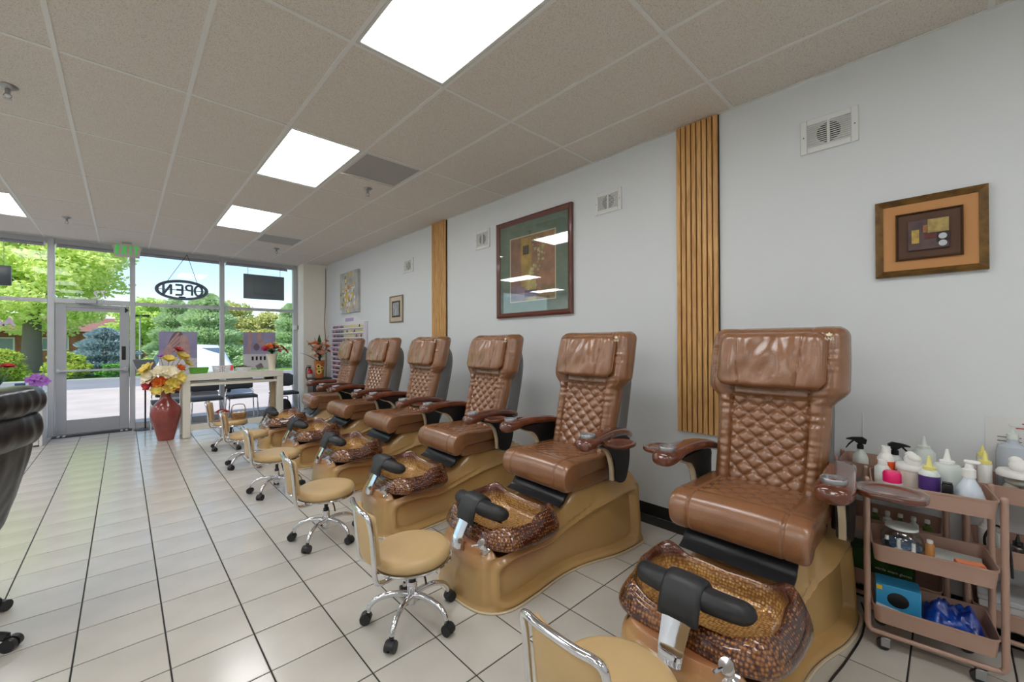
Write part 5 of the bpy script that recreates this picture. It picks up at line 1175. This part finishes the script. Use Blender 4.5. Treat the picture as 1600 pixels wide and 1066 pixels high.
# -- right trolley
jc = thing('towel_jar', 'wide clear jar with white lid and folded white cloths on the right trolley', 'jar', (*onC(-.055, .05), ZT[2])); obj('glass', MB().lathe([(.06, 0), (.066, .004), (.068, .11)], 28, caps=False), M_jar, jc); obj('folded_cloth', MB().ball((.0, .025, .045), .045, .028, .035).ball((.0, -.025, .045), .045, .028, .035).ball((0, 0, .085), .05, .045, .016), M_milk, jc, 60, kind='stuff'); obj('lid', MB().lathe([(.001, .111), (.072, .111), (.074, .125), (.066, .138), (.001, .139)], 28), M_plw, jc); obj('cotton_wool', MB().ball((0, 0, .16), .034, .034, .03).ball((.012, .01, .182), .022, .022, .018), M_plw, jc, 60)
bottle('big clear jug with pump neck behind the wide jar on the right trolley', onC(.078, .06), ZT[2], [(.001, 0), (.052, 0), (.055, .008), (.055, .19), (.05, .225), (.022, .24), (.018, .26), (.001, .26)], mat('jug_plastic', (186, 194, 204), .2), [('pump', MB().lathe([(.001, .2605), (.02, .2605), (.02, .285), (.008, .29), (.001, .32)], 14).box((-.008, -.04, .3205), (.008, .012, .333), .003), M_frost)])
bottle('yellow capped white bottle between the front and right trolleys', onC(-.06, .155), ZT[2], [(.001, 0), (.022, 0), (.024, .005), (.024, .15), (.001, .151)], M_plw, [('nozzle', nozzle(.1515, .014, .06), M_ylw)])
bottle('yellow capped bottle behind its twin at the left end of the right trolley', onC(.02, .16), ZT[2], [(.001, 0), (.018, 0), (.02, .005), (.02, .17), (.001, .171)], M_milk, [('nozzle', nozzle(.1715, .012, .05), M_ylw)])
for k, (a, b, h, m, lb) in enumerate(((-.02, .155, .12, M_plw, 'white nozzle bottle in the middle tray of the right trolley'), (-.09, .11, .13, M_frost, 'clear tall bottle in the middle tray of the right trolley'), (-.10, .06, .09, M_satin, 'silver canister in the middle tray of the right trolley'), (-.10, -.005, .10, M_satin, 'second silver canister, beside the black handled tool'))):
    bottle(lb, onC(a, b), ZT[1], [(.001, 0), (.022, 0), (.024, .005), (.024, h), (.01, h + .008), (.001, h + .008)], m, [('nozzle', nozzle(h + .0085, .010, .045), M_plw if k < 2 else M_black)])
cl_ = thing('cable_coil', 'black cable looped over the middle tray edge of the right trolley', 'cable', (*onC(-.10, .13), ZT[1])); obj('cable', MB().tube([(0, .02, .01), (-.01, .03, .10), (-.01, .0, .165), (-.02, -.03, .155), (-.05, -.04, .125), (-.06, -.046, .05), (-.06, -.05, -.04)], .005, 8), M_black, cl_); obj('plug', MB().box((-.015, .01, .0), (.015, .04, .03), .004), M_black, cl_)
bx = thing('paper_box', 'flat white box in the bottom tray of the right trolley', 'box', (*onC(.0, .05), ZT[0])); obj('box_body', MB().box((-.10, -.16, 0), (.10, .13, .09), .003), mat('card_white', (206, 206, 204), .6), bx); obj('lid', MB().box((-.104, -.164, .0905), (.104, .134, .115), .003), mat('card_grey', (186, 188, 190), .6), bx)
# -- price sheet on the wall: rows of unreadable print
ps = thing('wall_notice', 'white printed notice with red heading on the wall behind the right trolley', 'poster', (XW - .002, -.29, .93)); obj('sheet', MB().box((-.002, -.22, -.20), (-.0003, .17, .14)), mat('sheet_white', (222, 222, 220), .6), ps)
ink = MB(); red = MB(); rnd = random.Random(6)
for c in range(3):
    for r in range(11):
        y = .13 - .105 * c; w = rnd.uniform(.05, .085); ink.box((-.0026, y - w, .035 - .02 * r), (-.0021, y, .040 - .02 * r))
red.box((-.0026, -.18, .10), (-.0021, .05, .112)).box((-.0026, -.18, .083), (-.0021, .07, .089))
obj('printed_lines', ink, mat('print_grey', (120, 112, 112), .6), ps, kind='stuff'); obj('red_heading', red, mat('print_red', (196, 84, 84), .6), ps, kind='stuff')
tag(obj('loose_cable', MB().tube([(XW - .004, .36, 1.02), (XW - .004, .36, .84), (XW - .006, .33, .60), (XW - .006, .3, .35)], .003, 6), M_white), 'thin white cord on the wall behind the spray bottles', 'cord')
# ================================================================== outside
GZ = -.12
M_conc = mat('pink_concrete', (200, 189, 184), .85, bump=.2, bscale=30, dark=(190, 178, 173), vscale=1.2)
M_asph = mat('grey_asphalt', (140, 140, 148), .9, bump=.3, bscale=60, dark=(132, 134, 142), vscale=.8)
M_curb = mat('curb_concrete', (176, 176, 174), .85)
M_grass = mat('lawn_green', (120, 156, 62), .9, bump=.6, bscale=90, dark=(92, 130, 48), vscale=2)
struct('ground_sidewalk', MB().box((-40, YF + .13, GZ - .2), (40, 11.6, -.03)), M_conc)
struct('ground_parking', MB().box((-60, 11.601, GZ - .2), (60, 21.0, GZ)), M_conc)
struct('ground_road', MB().box((-60, 21.001, GZ - .2), (60, 25.0, GZ - .005)), M_asph)
struct('curb_1', MB().box((-60, 25.001, GZ - .2), (60, 25.18, GZ + .13), .02), M_curb)
struct('ground_lawn', MB().box((-80, 25.181, GZ - .2), (80, 120, GZ + .11)), M_grass)
LZ = GZ + .11
def leafmat(name, a, b, trans=.35):
    m = bpy.data.materials.new(name); m.use_nodes = True; nt = m.node_tree; nt.nodes.clear()
    o = nt.nodes.new('ShaderNodeOutputMaterial'); d = nt.nodes.new('ShaderNodeBsdfDiffuse'); t = nt.nodes.new('ShaderNodeBsdfTranslucent'); mx = nt.nodes.new('ShaderNodeMixShader'); mx.inputs[0].default_value = trans
    ge = nt.nodes.new('ShaderNodeNewGeometry'); r = nt.nodes.new('ShaderNodeValToRGB'); r.color_ramp.elements[0].color = srgb(*a); r.color_ramp.elements[1].color = srgb(*b)
    for x, y in ((ge.outputs['Random Per Island'], r.inputs[0]), (r.outputs[0], d.inputs[0]), (r.outputs[0], t.inputs[0]), (d.outputs[0], mx.inputs[1]), (t.outputs[0], mx.inputs[2]), (mx.outputs[0], o.inputs[0])): nt.links.new(x, y)
    return m
M_maple = leafmat('maple_leaves', (250, 252, 176), (214, 236, 146), .5); M_spruce = leafmat('blue_spruce_needles', (140, 168, 168), (186, 206, 208), .2); M_bushy = leafmat('yellow_bush_leaves', (216, 224, 100), (160, 190, 80), .35)  # maple greens paled to put the window haze into the leaf colour
M_grn = leafmat('green_tree_leaves', (176, 208, 150), (226, 238, 204), .4); M_lgrn = leafmat('light_tree_leaves', (196, 226, 116), (232, 244, 160), .45); M_olive = leafmat('olive_tree_leaves', (196, 204, 124), (232, 228, 166), .35); M_dkg = leafmat('dark_shrub_leaves', (96, 160, 70), (140, 200, 100), .3)
M_bark = mat('grey_bark', (112, 104, 96), .9, bump=.5, bscale=14)
def leaves(mb, rnd, c, size, blobs, n, ls, flat=.6, droop=0):
    """n leaf quads gathered round blob centres inside an ellipsoid"""
    cs = []
    for k in range(blobs):
        while True:
            p_ = Vector((rnd.uniform(-1, 1), rnd.uniform(-1, 1), rnd.uniform(-1, 1)))
            if p_.length < 1: break
        p_ = p_ * (.55 + .45 * rnd.random()) if p_.length < .5 else p_
        cs.append(Vector((c[0] + p_.x * size[0], c[1] + p_.y * size[1], c[2] + p_.z * size[2])))
    br = [s * 1.5 / blobs ** .38 for s in size]; v = []; f = []
    for k in range(n):
        b = cs[k % blobs]
        d = Vector((rnd.gauss(0, 1), rnd.gauss(0, 1), rnd.gauss(0, 1))).normalized() * rnd.random() ** .45
        p_ = b + Vector((d.x * br[0], d.y * br[1], d.z * br[2] * flat))
        a = Vector((rnd.gauss(0, 1), rnd.gauss(0, 1), rnd.gauss(0, .6) - droop)).normalized(); s = a.cross(Vector((rnd.gauss(0, 1), rnd.gauss(0, 1), rnd.gauss(0, 1)))).normalized(); l = ls * rnd.uniform(.6, 1.3); o = len(v)
        v += [p_ - a * l, p_ + s * l * .55, p_ + a * l, p_ - s * l * .55]; f.append((o, o + 1, o + 2, o + 3))
    return mb.add(v, f)
def tree(name, label, x, y, h, crown_c, size, m, blobs, n, ls, trunk_r, seed, flat=.6, group=None):
    rnd = random.Random(seed); t = thing(name, label, 'tree', (x, y, LZ), group=group)
    tr = MB().tube([(0, 0, -.05), (.02, 0, h * .3), (-.03, .02, h * .6), (0, 0, h * .85)], trunk_r, 10, rf=lambda q: 1.25 - .9 * q)
    for k in range(7):
        a = rnd.random() * 6.28; z0 = h * rnd.uniform(.35, .6); tr.tube([(0, 0, z0), (size[0] * .35 * cos(a), size[1] * .35 * sin(a), z0 + h * .14), (size[0] * .7 * cos(a), size[1] * .7 * sin(a), z0 + h * .24)], trunk_r * .35, 6, rf=lambda q: 1 - .8 * q)
    obj('trunk', tr, M_bark, t, 60)
    obj('crown', leaves(MB(), rnd, crown_c, size, blobs, n, ls, flat), m, t, 60, kind='stuff'); return t
def bush(name, label, x, y, size, m, blobs, n, ls, seed, cat='bush'):
    rnd = random.Random(seed); t = thing(name, label, cat, (x, y, LZ))
    st_ = MB()
    for k in range(5): a = k * 1.26; st_.tube([(.05 * cos(a), .05 * sin(a), -.02), (size[0] * .4 * cos(a), size[1] * .4 * sin(a), size[2] * .9)], .03, 6, smooth=2)
    obj('stems', st_, M_bark, t, kind='stuff')
    obj('foliage', leaves(MB(), rnd, (0, 0, size[2]), size, blobs, n, ls, .8), m, t, 60, kind='stuff'); return t
def conifer(name, label, x, y, h, r, m, n, ls, seed, cone=1.0, cat='tree'):
    rnd = random.Random(seed); t = thing(name, label, cat, (x, y, LZ))
    obj('trunk', MB().cyl((0, 0, -.05), (0, 0, h * .9), .09, .02), M_bark, t)
    v = []; f = []
    for k in range(n):
        z = h * (.03 + .97 * rnd.random() ** 1.25); tt_ = z / h; rr = r * ((1 - tt_) ** cone * .96 + .04) * (1 + .16 * sin(z * 5.0 / max(.4, h) * 6 + rnd.random())); a = rnd.random() * 6.283; q = rr * (.62 + .38 * rnd.random() ** .5); p_ = Vector((q * cos(a), q * sin(a), z))
        d = Vector((cos(a), sin(a), rnd.uniform(.0, .7))).normalized(); s = d.cross(Vector((rnd.gauss(0, 1), rnd.gauss(0, 1), rnd.gauss(0, 1)))).normalized(); l = ls * rnd.uniform(.6, 1.3); o = len(v); v += [p_ - d * l, p_ + s * l * .4, p_ + d * l, p_ - s * l * .4]; f.append((o, o + 1, o + 2, o + 3))
    obj('foliage', MB().add(v, f), m, t, 60, kind='stuff'); return t
tree('maple_tree', 'big yellow-green maple tree outside the entrance door', -3.5, 33, 9.6, (-.9, 0, 6.2), (4.3, 3.0, 4.7), M_maple, 110, 36000, .13, .33, 31)
tree('maple_tree', 'second yellow-green maple farther left outside the left window', -14.5, 43, 10, (0, 0, 6.4), (6, 4, 5.4), M_maple, 40, 12000, .22, .28, 32)
conifer('blue_spruce', 'low blue spruce seen through the entrance door glass', -.62, 27.9, 2.25, 1.45, M_spruce, 10000, .11, 33, .5)
bush('yellow_bush', 'yellow-green bush seen at the left of the door glass', -1.80, 26.05, (.55, .45, .55), M_bushy, 16, 5000, .07, 34)
bush('yellow_hedge', 'long yellow-green bush behind the left window', -3.9, 26.3, (1.1, .5, .62), M_bushy, 22, 6000, .08, 35)
bush('dark_shrub', 'low dark green shrub in front of the blue spruce', -.22, 25.8, (.6, .3, .30), M_dkg, 12, 4000, .05, 36)
bush('round_shrub', 'small green shrub right of the menu stand outside', 1.05, 26.0, (.5, .4, .40), M_lgrn, 12, 3500, .06, 37)
tree('light_tree', 'light green tree left of the oval neon sign', 1.05, 45, 5.2, (0, 0, 3.2), (2.3, 1.7, 2.0), M_lgrn, 30, 9000, .15, .14, 38)
conifer('tall_evergreen', 'tall pale green evergreen behind the lilac hand-on-face poster', 3.85, 31.6, 4.6, 2.1, M_grn, 24000, .13, 39, .5)
conifer('tall_evergreen', 'slightly shorter evergreen left of the window mullion', 2.75, 38.6, 4.8, 1.75, M_grn, 16000, .17, 40, .55)
tree('olive_tree', 'olive yellow tree in the right-hand window', 7.9, 37, 4.4, (0, 0, 2.2), (2.2, 1.3, 1.9), M_olive, 30, 14000, .12, .12, 41)
tree('olive_tree', 'second olive tree, just right of the window mullion', 6.9, 42.5, 5.0, (0, 0, 2.6), (2.0, 1.5, 2.2), M_olive, 24, 10000, .14, .12, 42)
conifer('grey_evergreen', 'grey-green evergreen at the right edge of the window', 8.95, 33, 4.4, 1.45, M_grn, 14000, .14, 43, .45)
bush('low_hedge', 'low grey-green hedge across the right-hand window', 6.7, 28.3, (1.9, .5, .75), M_grn, 26, 9000, .09, 44)
bush('low_hedge', 'low green hedge behind the parked white car', 2.7, 27.6, (1.3, .5, .7), M_grn, 22, 7000, .09, 45)
# low brick building far behind
bd = thing('brick_building', 'low red brick building far behind the maple tree', 'building', (-5, 52, LZ))
M_brick = mat('far_brick', (176, 112, 84), .85, dark=(150, 92, 72), vscale=3)
obj('walls', MB().box((-16, 0, -.1), (9, 8, 2.6)), M_brick, bd); obj('roof', MB().prism([(-1.2, 2.6), (4, 4.0), (9.2, 2.6)], lambda a, b, d: (d, a, b), -16.6, 9.6), mat('far_roof', (150, 104, 92), .9), bd)
for k in range(8): w = obj('window', MB().box((-15 + 3 * k, -.06, 1.0), (-13.4 + 3 * k, .0, 2.1)), M_white, bd); obj('pane', MB().box((-14.9 + 3 * k, -.08, 1.1), (-13.5 + 3 * k, -.061, 2.0)), mat('far_pane', (120, 140, 150), .2) if k == 0 else bpy.data.materials['far_pane'], w)
# lamp posts
for (x, y, h, lb) in ((.93, 42.3, 3.6, 'parking lot lamp post with two heads right of the entrance door'),):
    lp = thing('lamp_post', lb, 'lamp post', (x, y, LZ)); obj('pole', MB().cyl((0, 0, -.1), (0, 0, h), .07, .05), M_curb, lp)
    obj('lamp_head', MB().box((-.55, -.15, h), (-.1, .15, h + .14), .03).box((.1, -.15, h), (.55, .15, h + .14), .03).box((-.1, -.04, h + .02), (.1, .04, h + .08)), M_black, lp)
# parked white car, seen from behind
cr_ = thing('parked_car', 'white car parked outside behind the hand-on-face poster', 'car', (1.62, 15.4, GZ))
M_carw = mat('car_white', (236, 238, 240), .25, coat=.6); M_cgl = mat('car_glass', (96, 116, 136), .1, spec=.7)
def cx_loop(y, w0, w1, z0, zs, z1):  # body section across
    return [(-w0, y, z0), (-w0 * 1.02, y, (z0 + zs) / 2), (-w0, y, zs), (-w1 * 1.02, y, z1 - .08), (-w1 * .9, y, z1 - .01), (0, y, z1 + .02), (w1 * .9, y, z1 - .01), (w1 * 1.02, y, z1 - .08), (w0, y, zs), (w0 * 1.02, y, (z0 + zs) / 2), (w0, y, z0)]
bdy = MB().loft([cx_loop(0, .84, .80, .38, .78, .92), cx_loop(.06, .90, .84, .28, .86, 1.0), cx_loop(.14, .91, .76, .25, .90, 1.12), cx_loop(.42, .92, .68, .24, .92, 1.50), cx_loop(1.2, .92, .70, .24, .92, 1.56), cx_loop(2.4, .92, .68, .24, .93, 1.52), cx_loop(3.1, .91, .74, .24, .94, 1.06), cx_loop(4.1, .88, .76, .26, .86, .94), cx_loop(4.35, .8, .7, .38, .7, .76)])
obj('body', bdy, M_carw, cr_, 50)
obj('rear_window', MB().prism([(-.66, 0), (-.58, 1), (.58, 1), (.66, 0)], lambda a, b, d: (a, .165 + .235 * b - d, 1.10 + .36 * b), 0.005, .02), M_cgl, cr_)
for s in (-1, 1):
    obj('side_window', MB().prism([(.55, 0), (.62, 1), (2.3, 1), (2.9, 0)], lambda a, b, d: (s * (.905 - .19 * b + d), a, 1.0 + .42 * b), -.01, .012), M_cgl, cr_)
    obj('tail_light', MB().box((s * .80 - .09, -.01, .74), (s * .80 + .09, .10, .92), .02), M_redp, cr_)
    for y in (.85, 3.45):
        wh = obj('wheel', MB().cyl((s * .72, y, .33), (s * .93, y, .33), .33, n=28), M_rubber, cr_); obj('rim', MB().cyl((s * .90, y, .33), (s * .94, y, .33), .20, n=20), M_satin, wh)
obj('bumper', MB().box((-.86, -.06, .36), (.86, .08, .58), .04, 2), M_carw, cr_); obj('number_plate', MB().box((-.16, -.022, .70), (.16, .0, .82), .004), mat('plate_grey', (120, 124, 130), .5), cr_)
